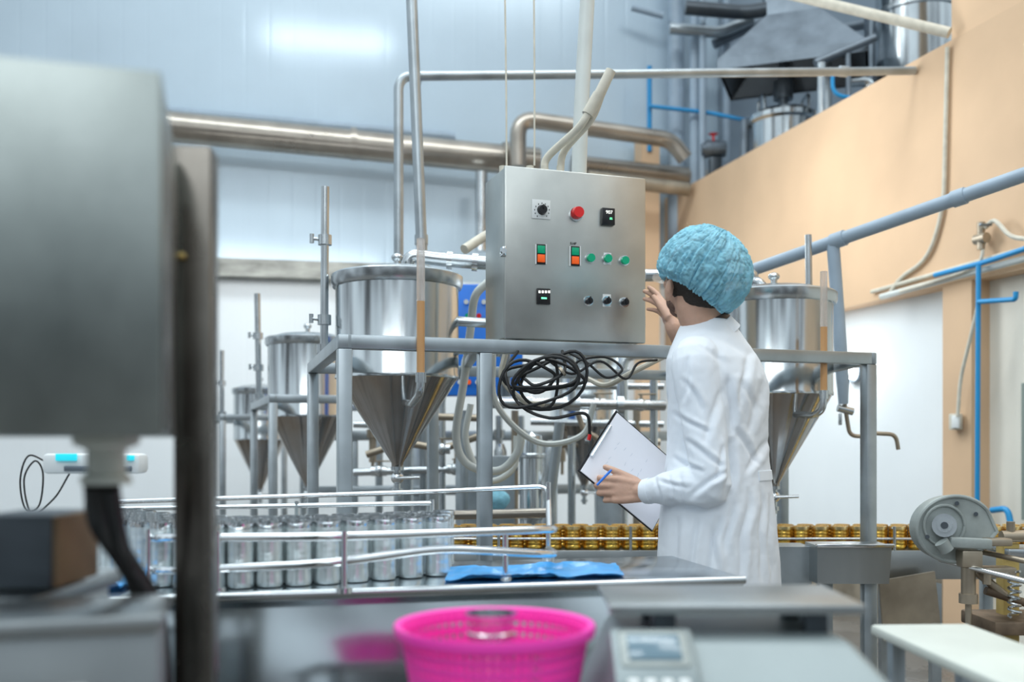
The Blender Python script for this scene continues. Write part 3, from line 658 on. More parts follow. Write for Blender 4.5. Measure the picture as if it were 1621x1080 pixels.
mk('chute_leg',[box(ground(1240,3.5,.3),(.04,.04,.6),0,.003)],'frame',o)
o=thing('splash_panel','stained stainless splash panel on legs below the conveyor','panel',ground(1445,3.72))
mk('panel_sheet',[quadprism([W(1392,920,3.7),W(1480,905,3.7),W(1492,1015,3.7),W(1400,1015,3.7)],(0,.015,0))],'dirty',o)
for px in (1400,1480): mk('panel_leg',box(ground(px,3.735,.3),(.035,.035,.6)),'frame',o)
# ---------------------------------------------------------------- right machine
wd=2.9
o=thing('guard_machine','grey cast round belt guard with arm on a stained frame','machine',ground(1560,2.95))
def Q(px,py,d=wd): return W(px,py,d)
pts=[]
for i in range(31):
    a=math.radians(35+250*i/30); pts.append(Q(1513+61*math.cos(a),838-52*math.sin(a)))
pts.append(Q(1556,868)); pts.append(Q(1578,842))
mk('guard_cover',quadprism(pts,(0,.06,0)),'greypaint',o,smooth=25)
mk('guard_rim',sweep(pts+[pts[0]],.006,8),'greypaint',o)
mk('guard_rib',[sweep([Q(1495+32*math.cos(t_*.25),832-32*math.sin(t_*.25),2.895) for t_ in range(26)],.004,6)],'greypaint',o)
mk('guard_hub',[cyl(Q(1495,832,2.87),Q(1495,832,2.91),.034),cyl(Q(1495,832,2.85),Q(1495,832,2.88),.02)],'steel',o)
mk('bolt',cyl(Q(1495,832,2.835),Q(1495,832,2.86),.01),'dark',o)
for px,py in ((1515,797),(1545,814),(1468,850)): mk('bolt',cyl(Q(px,py,2.89),Q(px,py,2.905),.006),'dark',o)
mk('swing_arm',[box(Q(1535,860,2.86),(.12,.03,.03),0,.006,ry=.05),cyl(Q(1490,858,2.86),Q(1500,872,2.86),.02)],'greypaint',o)
mk('clamp_block',[box(Q(1534,884,2.88),(.06,.05,.05),0,.006)],'dirty',o); mk('clamp_block',box(Q(1578,858,2.88),(.07,.05,.022),0,.005),'dirty',o)
mk('adjusting_rod',[cyl(Q(1533,890,2.88),Q(1533,955,2.88),.020),cyl(Q(1533,950,2.88),Q(1533,988,2.88),.009),cyl(Q(1533,940,2.88),Q(1533,955,2.88),.026)],'dirty',o)
mk('machine_rail',cyl(Q(1488,886,2.95),Q(1640,925,2.7),.008),'chrome',o)
mk('machine_rail',cyl(Q(1545,872,2.95),Q(1700,905,2.7),.008),'dirty',o)
mk('machine_table',box(Q(1610,872,3.0)+V3((.12,0,0)),(.36,.14,.025),0,.004),'steel',o)
for px in (1595,1665): mk('machine_column',box(ground(px,2.98,.42),(.05,.05,.82),0,.006),'yellow',o)
mk('machine_base',box(Q(1600,985,2.95)+V3((.05,0,0)),(.30,.22,.04),0,.006),'rust',o)
mk('brace',cyl(Q(1560,935,2.9),Q(1640,960,2.9),.012),'rust',o); mk('brace',cyl(Q(1545,905,2.9),Q(1600,950,2.9),.012),'dirty',o)
mk('top_fitting',[cyl(Q(1600,850,2.95),Q(1600,826,2.95),.012),cyl(Q(1585,850,2.95),Q(1640,848,2.95),.018)],'dirty',o)
mk('spring_coil',sweep([Q(1606,905,2.86)+V3((.016*math.cos(i*.7),.016*math.sin(i*.7),-.0022*i)) for i in range(60)],.004,6),'steel',o)
mk('top_clamp',[box(Q(1575,905,2.9),(.10,.06,.03),0,.005),cyl(Q(1562,905,2.86),Q(1562,925,2.86),.012)],'dirty',o)
# ---------------------------------------------------------------- filling table with tin cans
tz=.835
TR=math.atan(.22); tu=V3((math.cos(TR),math.sin(TR),0)); tv=V3((-math.sin(TR),math.cos(TR),0))
TC=V3((-.42,1.97,0))
def TP(u,v,z=0): return TC+tu*u+tv*v+V3((0,0,z))
TB=thing('filling_table','long stainless table with sloped polished front panel','table',TP(0,.22))
TL_=1.9; tdp=.42
mk('table_top',box(TP(0,tdp/2,tz-.01),(TL_,tdp,.02),TR,.004),'tabletop',TB)
mk('front_panel',box(TP(0,.045,tz-.25),(TL_-.02,.012,.46),TR,.003,rx=-.09),'tablefront',TB)
mk('side_panel',box(TP(TL_/2-.01,tdp/2+.03,tz-.24),(.015,tdp-.1,.44),TR,.003),'brush',TB)
for u in (-TL_/2+.05,TL_/2-.06):
    for v in (.12,tdp-.04): mk('leg',box(TP(u,v,(tz-.02)/2),(.035,.035,tz-.02),TR,.004),'frame',TB)
mk('front_lip',cyl(TP(-TL_/2,.0,tz-.006),TP(TL_/2,.0,tz-.006),.009),'steel',TB)
g1_=None
def queue(i,row):
    u=i*.0548+(.027 if row%2 else 0)
    x=-.165-u; y=2.20+row*.0475-.20*math.sin(min(1,max(0,u/.50))*math.pi*.5)+max(0,u-.42)**2*2.2
    return x,y
for row in range(5):
    for i in range(15):
        x,y=queue(i,row); loc=(x,y,tz+.001)
        if g1_ is None: g1_=can('tin_can',.0268,.130,'tin','empty ribbed silver tin can on the table','silver tins on the table',loc,'chrome',.965)
        else: c_=g1_.copy(); COL.objects.link(c_); c_.location=loc; c_.rotation_euler=(0,0,R_.uniform(0,6))
GR=thing('guide_rail_assembly','chrome rod guide rails with posts around the tin cans','guide rail',(-.5,2.1,tz))
def crail(pts,r=.006,fr=.1): mk('guide_rail',sweep(fillet(pts,fr,8),r,10),'chrome',GR)
crail([W(190,846,2.30),W(250,852,1.97),W(520,850,1.94),W(880,838,2.18),W(868,838,2.40)],.009,.06)
crail([W(190,884,2.30),W(250,905,1.97),W(520,892,1.94),W(700,868,2.06),W(880,878,2.18),W(868,870,2.40)],.009,.06)
crail([W(180,806,2.50),W(684,797,2.50)],.006)
crail([W(140,796,2.54),W(700,778,2.54),W(868,770,2.5),W(870,838,2.44)],.006,.03)
crail([W(185,832,2.50),W(690,822,2.50)],.005)
for px,py,d in ((150,796,2.5),(235,846,1.99),(345,850,1.955),(290,804,2.5),(545,849,1.95),(684,797,2.5),(470,800,2.5),(800,841,2.13),(868,770,2.48)):
    p=W(px,py,d); mk('rail_post',[cyl(V3((p.x,p.y,tz)),p+V3((0,0,.01)),.006),cyl(V3((p.x,p.y,tz)),V3((p.x,p.y,tz+.01)),.016)],'chrome',GR)
def film(name,x0,x1,y0,y1,z,label,amp=.012,nx=40,ny=10,sl=.22):
    vs=[];fs=[]
    for j in range(ny+1):
        for i in range(nx+1):
            x=x0+(x1-x0)*i/nx; y=y0+(y1-y0)*j/ny+sl*(x-x0)
            vs.append(V3((x,y+.015*noise.noise(V3((x*9,j,3))),z+.004+amp*abs(noise.noise(V3((x*8,y*22,1))))+amp*.4*abs(noise.noise(V3((x*30,y*30,5)))))))
    for j in range(ny):
        for i in range(nx):
            a=j*(nx+1)+i; fs.append([a,a+1,a+nx+2,a+nx+1])
    n=len(vs); vs2=vs+[v-V3((0,0,.003)) for v in vs]; fs2=fs+[[i+n for i in f][::-1] for f in fs]
    return mk(name,(vs2,fs2),'bluefilm',None,label,'plastic sheet')
film('plastic_sheet',W(705,0,2.1).x,W(990,0,2.15).x,2.08,2.28,tz,'crumpled bright blue plastic sheet on the table',.018)
film('plastic_sheet',W(140,0,2.0).x,W(205,0,2.0).x,1.86,2.1,tz,'crumpled blue plastic sheet at the table end',.05)
pz=V3((W(150,0,2.3).x,2.25,tz))
o=thing('weighing_indicator','white weighing indicator with cyan display on a post','scale',pz)
pz_=lambda px,py,dd=0: W(px,py,2.25+dd)
mk('indicator_body',box(pz_(152,734),(.22,.06,.045),0,.01),'white',o)
mk('display',box(pz_(105,724,-.033),(.046,.01,.016),0,.002),'cyan',o); mk('display',box(pz_(207,725,-.033),(.015,.01,.012),0,.002),'cyan',o)
mk('keypad',box(pz_(155,742,-.033),(.15,.008,.012),0,.002),'midgrey',o)
mk('indicator_post',cyl(pz,pz_(152,745),.012),'frame',o)
cable([W(75,732,2.42),W(45,722,2.42),W(32,760,2.42),W(40,805,2.42),W(62,800,2.42),W(68,750,2.42),W(55,730,2.42),W(38,760,2.42),W(50,812,2.42),W(85,790,2.42),W(110,750,2.42)],.0022,'black','thin black cable looping beside the indicator')
# ---------------------------------------------------------------- near-left machine
rv=math.radians(16)
ax=V3((math.cos(rv),math.sin(rv),0)); ay=V3((-math.sin(rv),math.cos(rv),0))
fr=V3(((255-CX)/F*.95,.95,0))
BX=thing('machine_head','large mottled stainless machine housing on a dark post','machine',V3((-.43,1.27,0)))
cB=fr-ax*.16+ay*.15+V3((0,0,(1.136+1.484)/2))
mk('housing',box(cB,(.32,.30,1.484-1.136),rv,.002),'housing',BX)
mk('housing_side_sheet',box(cB+ax*.1607-V3((0,0,.02)),(.002,.28,.30),rv,.0005),'post',BX,label='dark sheet over the side face')  # thin dark sheet covering the right face of the housing
mk('support_post',box(V3((W(311,0,1.27).x,1.27,.752)),(.046,.05,1.50),.1,.003),'post',BX)
mk('post_glint',ell(V3((W(287,0,1.24).x,1.24,W(0,405,1.24).z)),(.006,.006,.004)),'yellow',BX)  # yellow bead painted in place of a small light reflection
nk=W(168,0,1.06)
mk('neck',[lathe(V3((nk.x,1.06,0)),[(.001,1.137),(.034,1.137),(.034,1.128),(.020,1.122),(.020,1.098),(.026,1.092),(.026,1.085),(.001,1.084)],24)],'creamtop',BX,label='pale neck under the housing')
mk('foot_plate',box(V3((W(311,0,1.27).x,1.27,.008)),(.2,.2,.016),.1,.003),'frame',BX)
mk('hose',sweep(smoothpath([W(152,770,1.06),W(160,830,1.08),W(200,890,1.14),W(240,960,1.2),W(255,1060,1.22),W(258,1300,1.22)],8),.013,12),'black',BX,label='black rubber hose')
mk('hose',sweep(smoothpath([W(175,772,1.06),W(190,860,1.1),W(215,930,1.18),W(245,1010,1.24),W(250,1300,1.24)],8),.010,12),'black',BX,label='black rubber hose')
CN=thing('steel_cabinet','low stainless cabinet with white front panel','cabinet',(-.5,1.05,0))
cx1=W(205,0,.95).x
mk('cabinet_body',box((cx1-.2,1.01,.47),(.4,.12,.94),rv,.006),'brush',CN)
mk('cabinet_top',box((cx1-.2,1.005,.949),(.41,.14,.020),rv,.006),'brush',CN)
mk('rear_shelf',box((W(118,0,1.2).x-.12,1.22,.949),(.24,.26,.020),0,.004),'brush',CN)
mk('shelf_support',box((W(118,0,1.2).x-.12,1.24,.47),(.22,.18,.938),0,.004),'brush',CN)
mk('cabinet_panel',box((W(40,0,.88).x,.885,.84),(.10,.012,.14),rv,.004),'white',CN)
CR=thing('crate','small dark crate with a brown cardboard side','crate',(-.52,1.2,.962))
mk('crate_body',box(W(35,872,1.15)+V3((0,.04,0)),(.085,.12,.084),0,.003),'dark',CR); mk('crate_side',box(W(90,872,1.15)+V3((0,.04,0)),(.018,.11,.082),0,.003),'wood',CR)
# ---------------------------------------------------------------- near table, basket, scale
NT=thing('work_table','low stainless work table under basket and scale','table',(.17,1.3,0))
mk('table_top',box((.17,1.28,.735),(.86,.5,.02),0,.004),'steel',NT)
for x in (-.2,.56):
    for y in (1.08,1.48): mk('leg',box((x,y,.3625),(.035,.035,.725),0,.003),'frame',NT)
bc=V3(((783-CX)/F*1.3,1.3,.746)); BK=thing('plastic_basket','bright pink slotted plastic basket with flared rim','basket',bc)
rt=.126; rb=.095; hb=.148
mk('basket_rim',lathe(bc,[(rt-.006,hb-.012),(rt-.004,hb-.002),(rt+.004,hb),(rt+.006,hb-.004),(rt+.004,hb-.014),(rt-.002,hb-.016),(rt-.006,hb-.012)],56),'pink',BK)
gs=[lathe(bc,[(.001,.002),(rb,.002),(rb,.006),(.001,.006)],48)]
def br(z): return rb+(rt-.004-rb)*z/hb
for k in range(64):
    a=2*math.pi*k/64; c0=V3((math.cos(a),math.sin(a),0))
    gs.append(sweep([bc+c0*br(0)+V3((0,0,.004)),bc+c0*br(hb*.95)+V3((0,0,hb*.95))],.0032,6))
for z in [.010+.0150*i for i in range(9)]:
    r_=br(z); gs.append(lathe(bc,[(r_-.0018,z),(r_+.0022,z),(r_+.0022,z+.008),(r_-.0018,z+.008),(r_-.0018,z)],56))
mk('basket_wall',gs,'pink',BK)
cb=bc+V3((-.005,0,.008))
o=thing('steel_cup','small stainless cup standing in the pink basket','cup',cb)
mk('cup_body',lathe(cb,[(.001,0),(.024,0),(.03,.13),(.031,.148),(.034,.15),(.034,.153),(.028,.153),(.022,.01),(.001,.01)],28),'chrome',o)
mk('cup_band',lathe(cb,[(.029,.12),(.032,.122),(.032,.128),(.030,.13)],28),'steel',o)
SL=thing('bench_scale','grey electronic bench scale with steel pan and dark display','scale',(.30,1.32,.746))
yA,yB,yD=1.10,1.25,1.48; zA,zB_=.78,.880
vs=[V3(p) for p in ((.095,yA,.748),(.505,yA,.748),(.505,yD,.748),(.095,yD,.748),
                    (.100,yA,zA),(.500,yA,zA),(.140,yB,zB_),(.425,yB,zB_),(.425,yD-.02,zB_),(.140,yD-.02,zB_),(.100,yD,zA),(.500,yD,zA))]
fsb=[[3,2,1,0],[0,1,5,4],[4,5,7,6],[6,7,8,9],[10,9,8,11],[3,10,11,2],[0,4,10,3],[4,6,9,10],[1,2,11,5],[5,11,8,7]]
ob=mk('scale_body',(vs,fsb),'scale',SL,smooth=15)
md=ob.modifiers.new('b','BEVEL'); md.width=.010; md.segments=3
sl=math.atan2(zB_-zA,yB-yA)
def onsl(x,t,off): return V3((x,yA+(yB-yA)*t,zA+(zB_-zA)*t))+V3((0,-(zB_-zA),(yB-yA))).normalized()*off
mk('display_housing',box(onsl(.172,.74,.010),(.105,.100,.026),0,.009,rx=sl),'scale',SL)
mk('display_bezel',box(onsl(.172,.80,.023),(.084,.060,.004),0,.004,rx=sl),'greypaint',SL)
mk('display',box(onsl(.172,.80,.026),(.064,.042,.003),0,.002,rx=sl),'lcd',SL)
for i in range(4): mk('key',box(onsl(.142+.02*i,.50,.023),(.013,.010,.004),0,.002,rx=sl),'white',SL)
for x in (.20,.40):
    for y in (1.32,1.42): mk('pan_support',box((x,y,.896),(.03,.03,.034),0,.002),'dark',SL)
mk('weighing_pan',[box((.290,1.37,.918),(.330,.18,.006),0,.002),box((.290,1.281,.914),(.330,.005,.012),0,.002)],'brush',SL)
o=thing('side_stand','small steel stand with pale plastic board top','stand',(.775,1.66,0))
mk('stand_top',box((.785,1.64,.775),(.19,.50,.02),.05,.006),'creamtop',o)
for x,y in ((.73,1.43),(.86,1.44),(.71,1.84),(.84,1.85)): mk('leg',box((x,y,.382),(.025,.025,.764),.05,.002),'frame',o)
# ================================================================= PERSON
fF=V3((-.85,.52,0)).normalized(); fL=V3((-fF.y,fF.x,0)); UP=V3((0,0,1))
PC=V3((.586,2.84,0))
prof=[(.60,.222,.172),(.75,.203,.166),(.90,.190,.158),(1.00,.180,.147),(1.10,.170,.134),(1.20,.174,.132),(1.30,.184,.132),(1.36,.182,.122),(1.405,.150,.102),(1.44,.108,.086),(1.48,.074,.071)]
def ab(z):
    if z<=prof[0][0]: return prof[0][1:]
    for i in range(len(prof)-1):
        if prof[i][0]<=z<=prof[i+1][0]:
            t=(z-prof[i][0])/(prof[i+1][0]-prof[i][0]); return tuple(prof[i][j]*(1-t)+prof[i+1][j]*t for j in (1,2))
    return prof[-1][1:]
def cen_(z):
    off=0
    if z>1.3: off=(z-1.3)*.18
    return PC+fF*off+V3((0,0,z))
def torso(z0=.60,z1=1.48,n=30,sub=0):
    vs=[];fs=[];seg=40
    for i in range(n+1):
        z=z0+(z1-z0)*i/n; a,b=ab(z); a=a-sub; b=b-sub; c=cen_(z)
        for k in range(seg):
            an=2*math.pi*k/seg; ca,sa=math.cos(an),math.sin(an); e2=.88
            u=math.copysign(abs(ca)**e2,ca)*a; v=math.copysign(abs(sa)**e2,sa)*b
            vs.append(c+fL*u+fF*v)
    for i in range(n):
        for k in range(seg): k2=(k+1)%seg; fs.append([i*seg+k,i*seg+k2,(i+1)*seg+k2,(i+1)*seg+k])
    fs.append(list(range(seg))[::-1]); fs.append([n*seg+k for k in range(seg)])
    return vs,fs
shL=PC+fL*.158+V3((0,0,1.358))+fF*.01; elL=W(1126,764,2.655); wrL=W(1024,778,2.765)
shR=PC-fL*.158+V3((0,0,1.370))+fF*.01; elR=V3((.675,3.205,1.27)); wrR=W(1068,521,3.08)
def hand(wr,d,n,left,curls,thumbdir,spread=.10,thumbcurl=.25):
    d=V3(d).normalized(); n=V3(n); n=(n-d*n.dot(d)).normalized(); t=(n.cross(d) if left else d.cross(n)).normalized()
    gs=[]; kn=[(.086,.030),(.090,.0105),(.086,-.009),(.077,-.028)]
    seg=[(.040,.025,.020),(.045,.028,.021),(.042,.026,.020),(.032,.020,.018)]
    rad=[.0088,.0090,.0086,.0076]
    for i,(f,s) in enumerate(kn):
        k=wr+d*f+t*s
        gs.append(limb([wr+t*s*.45-d*.01,wr+d*.045+t*s*.85,k],[.016,.0135,.0108],12))
        dd=(d+t*(spread*(1.2-i*.8))).normalized(); p=k; P=[k]; axis=dd.cross(n).normalized()
        for j,l in enumerate(seg[i]):
            dd=(Matrix.Rotation(curls[i][j],3,axis)@dd).normalized(); p=p+dd*l; P.append(p)
        gs.append(limb(P,[rad[i]*1.1,rad[i]*1.02,rad[i]*.94,rad[i]*.78],12,sm=False))
        for q,s_ in ((P[1],1.08),(P[2],1.0)): gs.append(ell(q,(rad[i]*s_,)*3,seg=10,ring=8))
    R=Matrix((d,t,n)).transposed()
    gs.append(ell(wr+d*.048,(.048,.036,.0135),R))
    b=wr+d*.022+t*.026+n*.006; td=(d*thumbdir[0]+t*thumbdir[1]+n*thumbdir[2]).normalized()
    p1=b+td*.040; td2=(td+d*thumbcurl).normalized(); p2=p1+td2*.031; td3=(td2+d*thumbcurl+n*.1).normalized(); p3=p2+td3*.022
    gs.append(limb([wr+d*.01+t*.012,b,p1,p2,p3],[.014,.0155,.0118,.0100,.0082],12,sm=False))
    return gs,(p3,kn)
dL=V3((-.95,.16,.04)); 
hl,_=hand(wrL+V3((-.012,0,0)),dL,V3((.18,.97,-.1)),True,[(.45,1.0,.6),(.5,1.1,.6),(.55,1.1,.7),(.6,1.1,.7)],(.85,.42,.0),.06,.15)
dR=V3((-.24,.60,.70))
hr,_=hand(wrR+V3((-.004,.005,.006)),dR,V3((-.90,-.05,-.30)),False,[(.08,.18,.12),(.14,.28,.2),(.20,.36,.25),(.28,.42,.3)],(.97,.14,.14),-.01,.1)
Hf=V3((-.42,.89,.17)).normalized(); Hl=(UP.cross(Hf)).normalized(); Hu=Hf.cross(Hl).normalized()
HC=W(1097,441,2.83); RH=Matrix((Hf,Hl,Hu)).transposed()
def Hh(f,l,u): return HC+Hf*f+Hl*l+Hu*u
head=[ell(Hh(-.008,0,.018),(.094,.076,.094),RH,28,18),ell(Hh(.022,0,-.045),(.062,.056,.066),RH),
      ell(Hh(.052,0,-.088),(.026,.028,.022),RH),ell(Hh(.068,0,.030),(.022,.048,.016),RH),
      limb([Hh(.082,0,.018),Hh(.097,0,-.008),Hh(.104,0,-.026)],[.008,.010,.013],12),ell(Hh(.094,.012,-.030),(.012,.009,.008),RH),ell(Hh(.094,-.012,-.030),(.012,.009,.008),RH),
      limb([Hh(.072,.022,-.058),Hh(.083,0,-.054),Hh(.072,-.022,-.058)],[.005,.0075,.005],10),limb([Hh(.072,.018,-.066),Hh(.081,0,-.067),Hh(.072,-.018,-.066)],[.005,.008,.005],10),
      ell(Hh(.058,.034,-.02),(.026,.02,.018),RH),ell(Hh(.058,-.034,-.02),(.026,.02,.018),RH)]
for s in (-1,1):
    head.append(ell(Hh(-.002,s*.078,-.036),(.017,.009,.030),RH)); head.append(ell(Hh(-.010,s*.085,-.030),(.012,.006,.020),RH)); head.append(ell(Hh(.002,s*.076,-.060),(.009,.006,.010),RH))
nb0=cen_(1.44)
body=head+[limb([Hh(-.02,0,-.03),Hh(-.03,0,-.09),nb0],[.060,.055,.064],18)]
body.append(torso(.80,1.46,24,sub=.035))
for s,(sh,el,wr) in (('L',(shL,elL,wrL)),('R',(shR,elR,wrR))):
    body.append(limb([sh,sh.lerp(el,.5),el,el.lerp(wr,.35),el.lerp(wr,.75),wr],[.048,.045,.038,.043,.036,.028],16))
body.append(limb([wrR.lerp(elR,.2),wrR,wrR+dR.normalized()*.02],[.031,.0265,.025],14)); body.append(limb([wrL.lerp(elL,.2),wrL,wrL+dL.normalized()*.02],[.031,.026,.025],14))
body+=hl+hr
hipz=.90
for s in (1,-1):
    hp=PC+fL*.09*s+V3((0,0,hipz)); kn_=PC+fL*.095*s+fF*(.02)+V3((0,0,.50)); an=PC+fL*.10*s-fF*.02+V3((0,0,.09))
    body.append(limb([hp,kn_,kn_.lerp(an,.35),an],[.085,.056,.055,.036],16))
    body.append(limb([an+V3((0,0,-.02)),an+fF*.08+V3((0,0,-.045)),an+fF*.16+V3((0,0,-.06))],[.036,.034,.024],14))
PR=mk('person',body,'skin',None,'person in white coat and blue cap touching cabinet, holding a clipboard','person')
bake(PR,.0032,2)
geo=[torso()]
cuffL=wrL.lerp(elL,.08); cuffR=wrR.lerp(elR,.28)
geo.append(limb([shL-fL*.04,shL.lerp(elL,.06),shL.lerp(elL,.5),elL,elL.lerp(cuffL,.3),elL.lerp(cuffL,.7),cuffL],[.066,.067,.061,.056,.055,.049,.036],20))
geo.append(limb([shR+fL*.04,shR,shR.lerp(elR,.5),elR,elR.lerp(cuffR,.5),cuffR],[.064,.066,.058,.052,.050,.042],20))
CT=mk('coat',geo,'coat',PR,label='white long-sleeved laboratory coat')
def crease(v,w=3.0):
    a=abs(noise.noise(v)); return -math.exp(-(a*w*2)**2)
FOLD=[(1092,562,1078,640,5,.8),(1074,600,1118,648,5,.9),(1066,650,1124,688,5,1),(1146,612,1112,706,6,.8),(1080,694,1144,738,5,1.1),(1064,722,1112,752,4.5,1.1),
 (1150,744,1092,784,5,1.1),(1040,762,1098,772,4,.8),(1052,792,1124,802,4.5,.9),(1148,700,1128,770,5,.9),(1036,750,1046,800,3.5,.5),(1078,742,1086,800,4.5,.6),(1060,745,1070,798,4,.5),
 (1152,590,1160,690,7,1.5),(1160,690,1150,790,7,1.5),
 (1132,528,1186,566,6,.8),(1188,552,1168,650,6,.9),(1210,592,1186,690,6,1.),(1166,676,1200,738,5,.9),(1220,690,1178,752,5,1.),(1172,600,1200,650,5,.6),(1105,535,1150,580,6,.6),
 (1186,768,1168,940,6,1.2),(1204,770,1210,940,5,1.),(1142,815,1116,940,7,1.3),(1104,815,1084,940,6,1.1),(1072,812,1060,940,6,1.),(1162,792,1148,880,5,.9),(1218,780,1222,930,4,.7),(1128,830,1138,940,5,.8)]
def folds(p,n_):
    d=0
    px=CX+p.x/p.y*F; py=HY-(p.z-CZ)/p.y*F
    px+=6*noise.noise(V3((p.x*12,p.z*12,1))); py+=6*noise.noise(V3((p.x*12,p.z*12,9)))
    k=max(0,min(1,(-n_.y+.15)*2))
    if k>0:
        for (x0_,y0_,x1_,y1_,w_,s_) in FOLD:
            dx,dy=x1_-x0_,y1_-y0_; L2=dx*dx+dy*dy
            t=((px-x0_)*dx+(py-y0_)*dy)/L2
            if t<0 or t>1: continue
            ex=px-(x0_+dx*t); ey=py-(y0_+dy*t)
            L=math.sqrt(L2); sd=(ex*dy-ey*dx)/L
            if abs(sd)>w_*5: continue
            env=max(0,1-abs(2*t-1)**3)
            w2=w_*.8
            d+=k*s_*env*(-.0068*math.exp(-(sd/w2)**2)+.0034*math.exp(-((sd-2.2*w2)/(1.2*w2))**2))
    z=p.z; u=(p-PC).dot(fL); v=(p-PC).dot(fF); an=math.atan2(v,u)
    d+=.0025*noise.noise(V3((u*7,v*7,z*5)))
    if z<1.02: d+=min(1,(1.02-z)*4)*(.006*noise.noise(V3((an*2.4,z*1.0,8)))+(1-k)*.010*crease(V3((an*1.5,z*.9,1)),2.5))
    elif k<.5: d+=.006*crease(V3((u*3+z*4,z*8-u*4+v*4,9)),2.6)
    d+=.0007*noise.noise(p*60)
    return d
bake(CT,.0042,6,folds)
def band(c,ax_,r1,r2,h,m,nm,lab=None,th=.004):
    ax_=V3(ax_).normalized(); q=ax_.to_track_quat('Z','Y').to_matrix()
    return mk(nm,lathe(c,[(r1,0),(r2,h),(r2+th,h),(r1+th*2.2,0),(r1,0)],36,q),m,PR,label=lab)
cc=cen_(1.45)
ax_=(Hh(-.03,0,-.09)-nb0).normalized()*.6+UP*.4
band(cc+V3((0,0,-.012)),ax_,.079,.068,.036,'coat','collar','white folded coat collar',.006)
band(cc+V3((0,0,.004)),ax_,.067,.062,.040,'blackp','inner_collar','black shirt collar inside the coat',.003)
for c,dv,r in ((cuffL,(wrL-elL),.036),(cuffR,(wrR-elR),.041)):
    dv=dv.normalized(); mk('cuff',[sweep([c+dv*(.002+.004*i) for i in range(8)],[r*1.0,r*1.02,r*.98,r*1.0,r*.95,r*.96,r*.90,r*.83],28)],'coat',PR)
vs=[];fs=[];n=24
for i in range(n+1):
    an=math.radians(-122+48*i/n)
    for zz in (1.024,1.050):
        a,b=ab(zz); e2=.88; ca,sa=math.cos(an),math.sin(an)
        for off in (-.008,.003): vs.append(cen_(zz)+fL*(math.copysign(abs(ca)**e2,ca)*(a+off))+fF*(math.copysign(abs(sa)**e2,sa)*(b+off)))
for i in range(n):
    o_=i*4; q=o_+4
    fs+=[[o_+1,q+1,q+3,o_+3],[o_,o_+2,q+2,q],[o_+2,o_+3,q+3,q+2],[o_,q,q+1,o_+1]]
fs+=[[0,1,3,2],[n*4,n*4+2,n*4+3,n*4+1]]
mk('half_belt',(vs,fs),'coat',PR)
for s in (1,-1):
    hp=PC+fL*.088*s+V3((0,0,.88)); kn_=PC+fL*.095*s+fF*(.02)+V3((0,0,.50)); an=PC+fL*.10*s-fF*.02+V3((0,0,.10))
    mk('trouser_leg',limb([hp,kn_,an],[.10,.082,.068],20),'coat',PR,label='white work trousers')
    mk('boot',[limb([an+V3((0,0,.16)),an+V3((0,0,-.03))],[.058,.05],18),limb([an+V3((0,0,-.045))-fF*.03,an+fF*.08+V3((0,0,-.05)),an+fF*.19+V3((0,0,-.055))],[.045,.045,.037],18)],'white',PR,label='white rubber boot')
hb_=mk('hair',[ell(Hh(-.018,0,.012),(.094,.080,.098),RH,28,18),ell(Hh(-.050,0,-.045),(.046,.060,.052),RH)],'hair',PR,label='short dark hair')
bake(hb_,.004,2)
bd=mk('beard',[ell(Hh(.032,0,-.070),(.050,.0530,.036),RH),ell(Hh(.050,0,-.092),(.029,.031,.022),RH)],'stubble',PR,label='short dark beard')
bake(bd,.004,2)
for s in (1,-1):
    e_=mk('eye',ell(Hh(.074,s*.031,.005),(.012,.012,.012),RH),'white',PR); mk('iris',ell(Hh(.084,s*.031,.005),(.004,.006,.006),RH),'hair',e_)
    mk('eyebrow',limb([Hh(.086,s*.016,.026),Hh(.088,s*.034,.030),Hh(.078,s*.05,.024)],[.003,.004,.0025],8),'hair',PR)
mk('safety_glasses',[sweep(fillet([Hh(.0,.086,.004),Hh(.07,.078,.006),Hh(.105,.045,.006),Hh(.112,0,.006),Hh(.105,-.045,.006),Hh(.07,-.078,.006),Hh(.0,-.086,.004)],.03),.0025,8),
    sweep(fillet([Hh(.075,.072,-.004),Hh(.106,.04,-.006),Hh(.112,0,-.004),Hh(.106,-.04,-.006),Hh(.075,-.072,-.004)],.03),.014,12)],'glass',PR,label='clear safety glasses')
CC=W(1112,431,2.805); pole_=V3((.50,-.12,.86)).normalized(); q=pole_.to_track_quat('Z','Y').to_matrix()
vs=[];fs=[];ns=280;nr=110
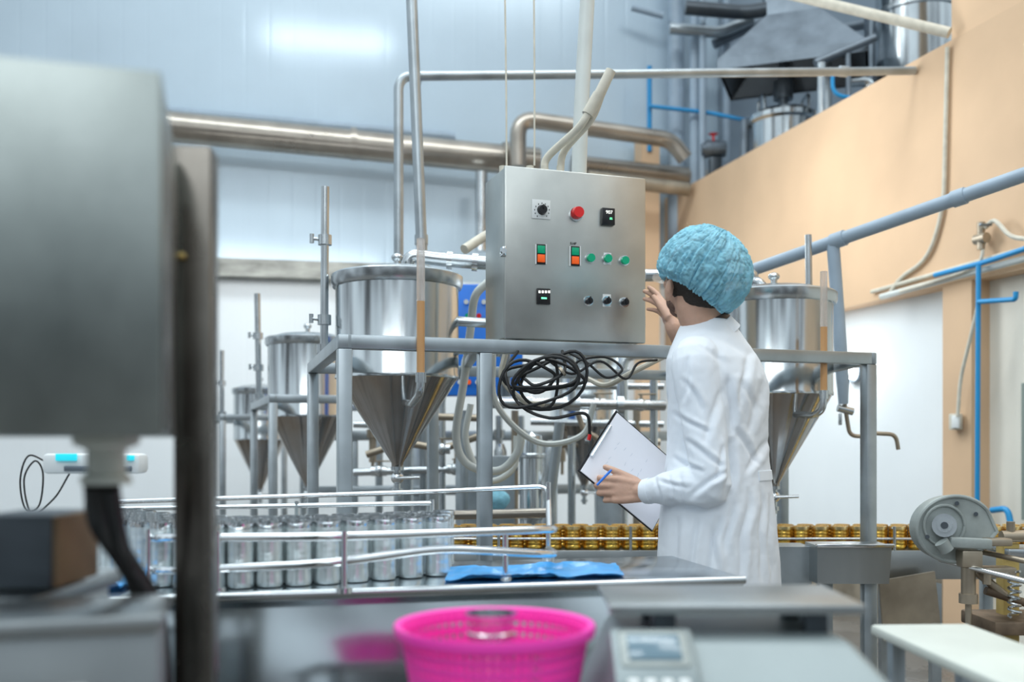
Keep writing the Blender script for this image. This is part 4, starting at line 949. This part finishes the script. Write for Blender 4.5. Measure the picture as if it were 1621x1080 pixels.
for i in range(nr+1):
    t=i/nr; th=math.radians(1+125*t)
    for k in range(ns):
        ph=2*math.pi*k/ns
        r=.129
        base=V3((math.sin(th)*math.cos(ph),math.sin(th)*math.sin(ph),math.cos(th)))
        wv=q@base
        r+=.018*max(0,wv.dot(V3((.7,-.2,-.7))))+.004*wv.z+.004*noise.noise(wv*2.2)
        cr=V3((math.cos(ph),math.sin(ph),0))
        gather=max(0,(t-.25)/.75)
        r+=.0042*crease(V3((cr.x*4,cr.y*4,th*1.1)),4)+.0032*crease(V3((wv.x*4+5,wv.y*4,wv.z*4)),4.5)
        r+=(.0020+.006*gather)*crease(V3((cr.x*10,cr.y*10,th*1.4+4)),4)+.0022*crease(wv*9+V3((7,3,1)),4)
        r+=(.0008+.0035*gather)*noise.noise(V3((cr.x*26,cr.y*26,th*3+4)))
        if t>.90: r*=1-.09*((t-.90)/.10)
        if t>.975: r*=1.025
        vs.append(CC+q@(base*r))
for i in range(nr):
    for k in range(ns): k2=(k+1)%ns; fs.append([i*ns+k,(i+1)*ns+k,(i+1)*ns+k2,i*ns+k2])
fs.append(list(range(ns)))
mk('hair_cap',(vs,fs),'cap',PR,label='light blue disposable bouffant cap',smooth=80)
BL=W(915,745,2.78); TL=W(975,650,2.93); LV=(W(1028,838,2.9)-BL); SV=TL-BL
LV=LV.normalized()*.315; NN=LV.cross(SV).normalized()
if NN.y>0: NN=-NN
CLP=mk('clipboard',quadprism([BL,BL+LV,BL+LV+SV,BL+SV],-NN*.003),'blackp',None,'black clipboard with white papers and metal clip held by person','clipboard')
mk('paper_sheet',quadprism([BL+LV*.022+SV*.012+NN*.0005,BL+LV*.99+SV*.012+NN*.0005,BL+LV*.99+SV*.98+NN*.0005,BL+LV*.022+SV*.98+NN*.0005],NN*.002),'paper',CLP)
mk('clip',[quadprism([BL+LV*.005+SV*.25+NN*.003,BL+LV*.05+SV*.25+NN*.003,BL+LV*.05+SV*.75+NN*.003,BL+LV*.005+SV*.75+NN*.003],NN*.004),cyl(BL+LV*.03+SV*.25+NN*.008,BL+LV*.03+SV*.75+NN*.008,.004)],'chrome',CLP)
ink=[]
rr=random.Random(5)
def PB(u,v): return BL+LV*u+SV*v+NN*.0026
for ln in range(5):
    u=.2+.09*ln
    for j in range(7):
        if rr.random()<.4: continue
        v=.22+.08*j; ink.append(cyl(PB(u,v),PB(u+rr.uniform(-.01,.01),v+.05),.0003,6))
mk('ink_lines',ink,'bluegrey',CLP)
mk('pen',[cyl(W(945,768,2.745),W(966,746,2.755),.0035),cyl(W(966,746,2.755),W(968,744,2.756),.0025)],'bluebox',None,'blue pen held under the thumb','pen')
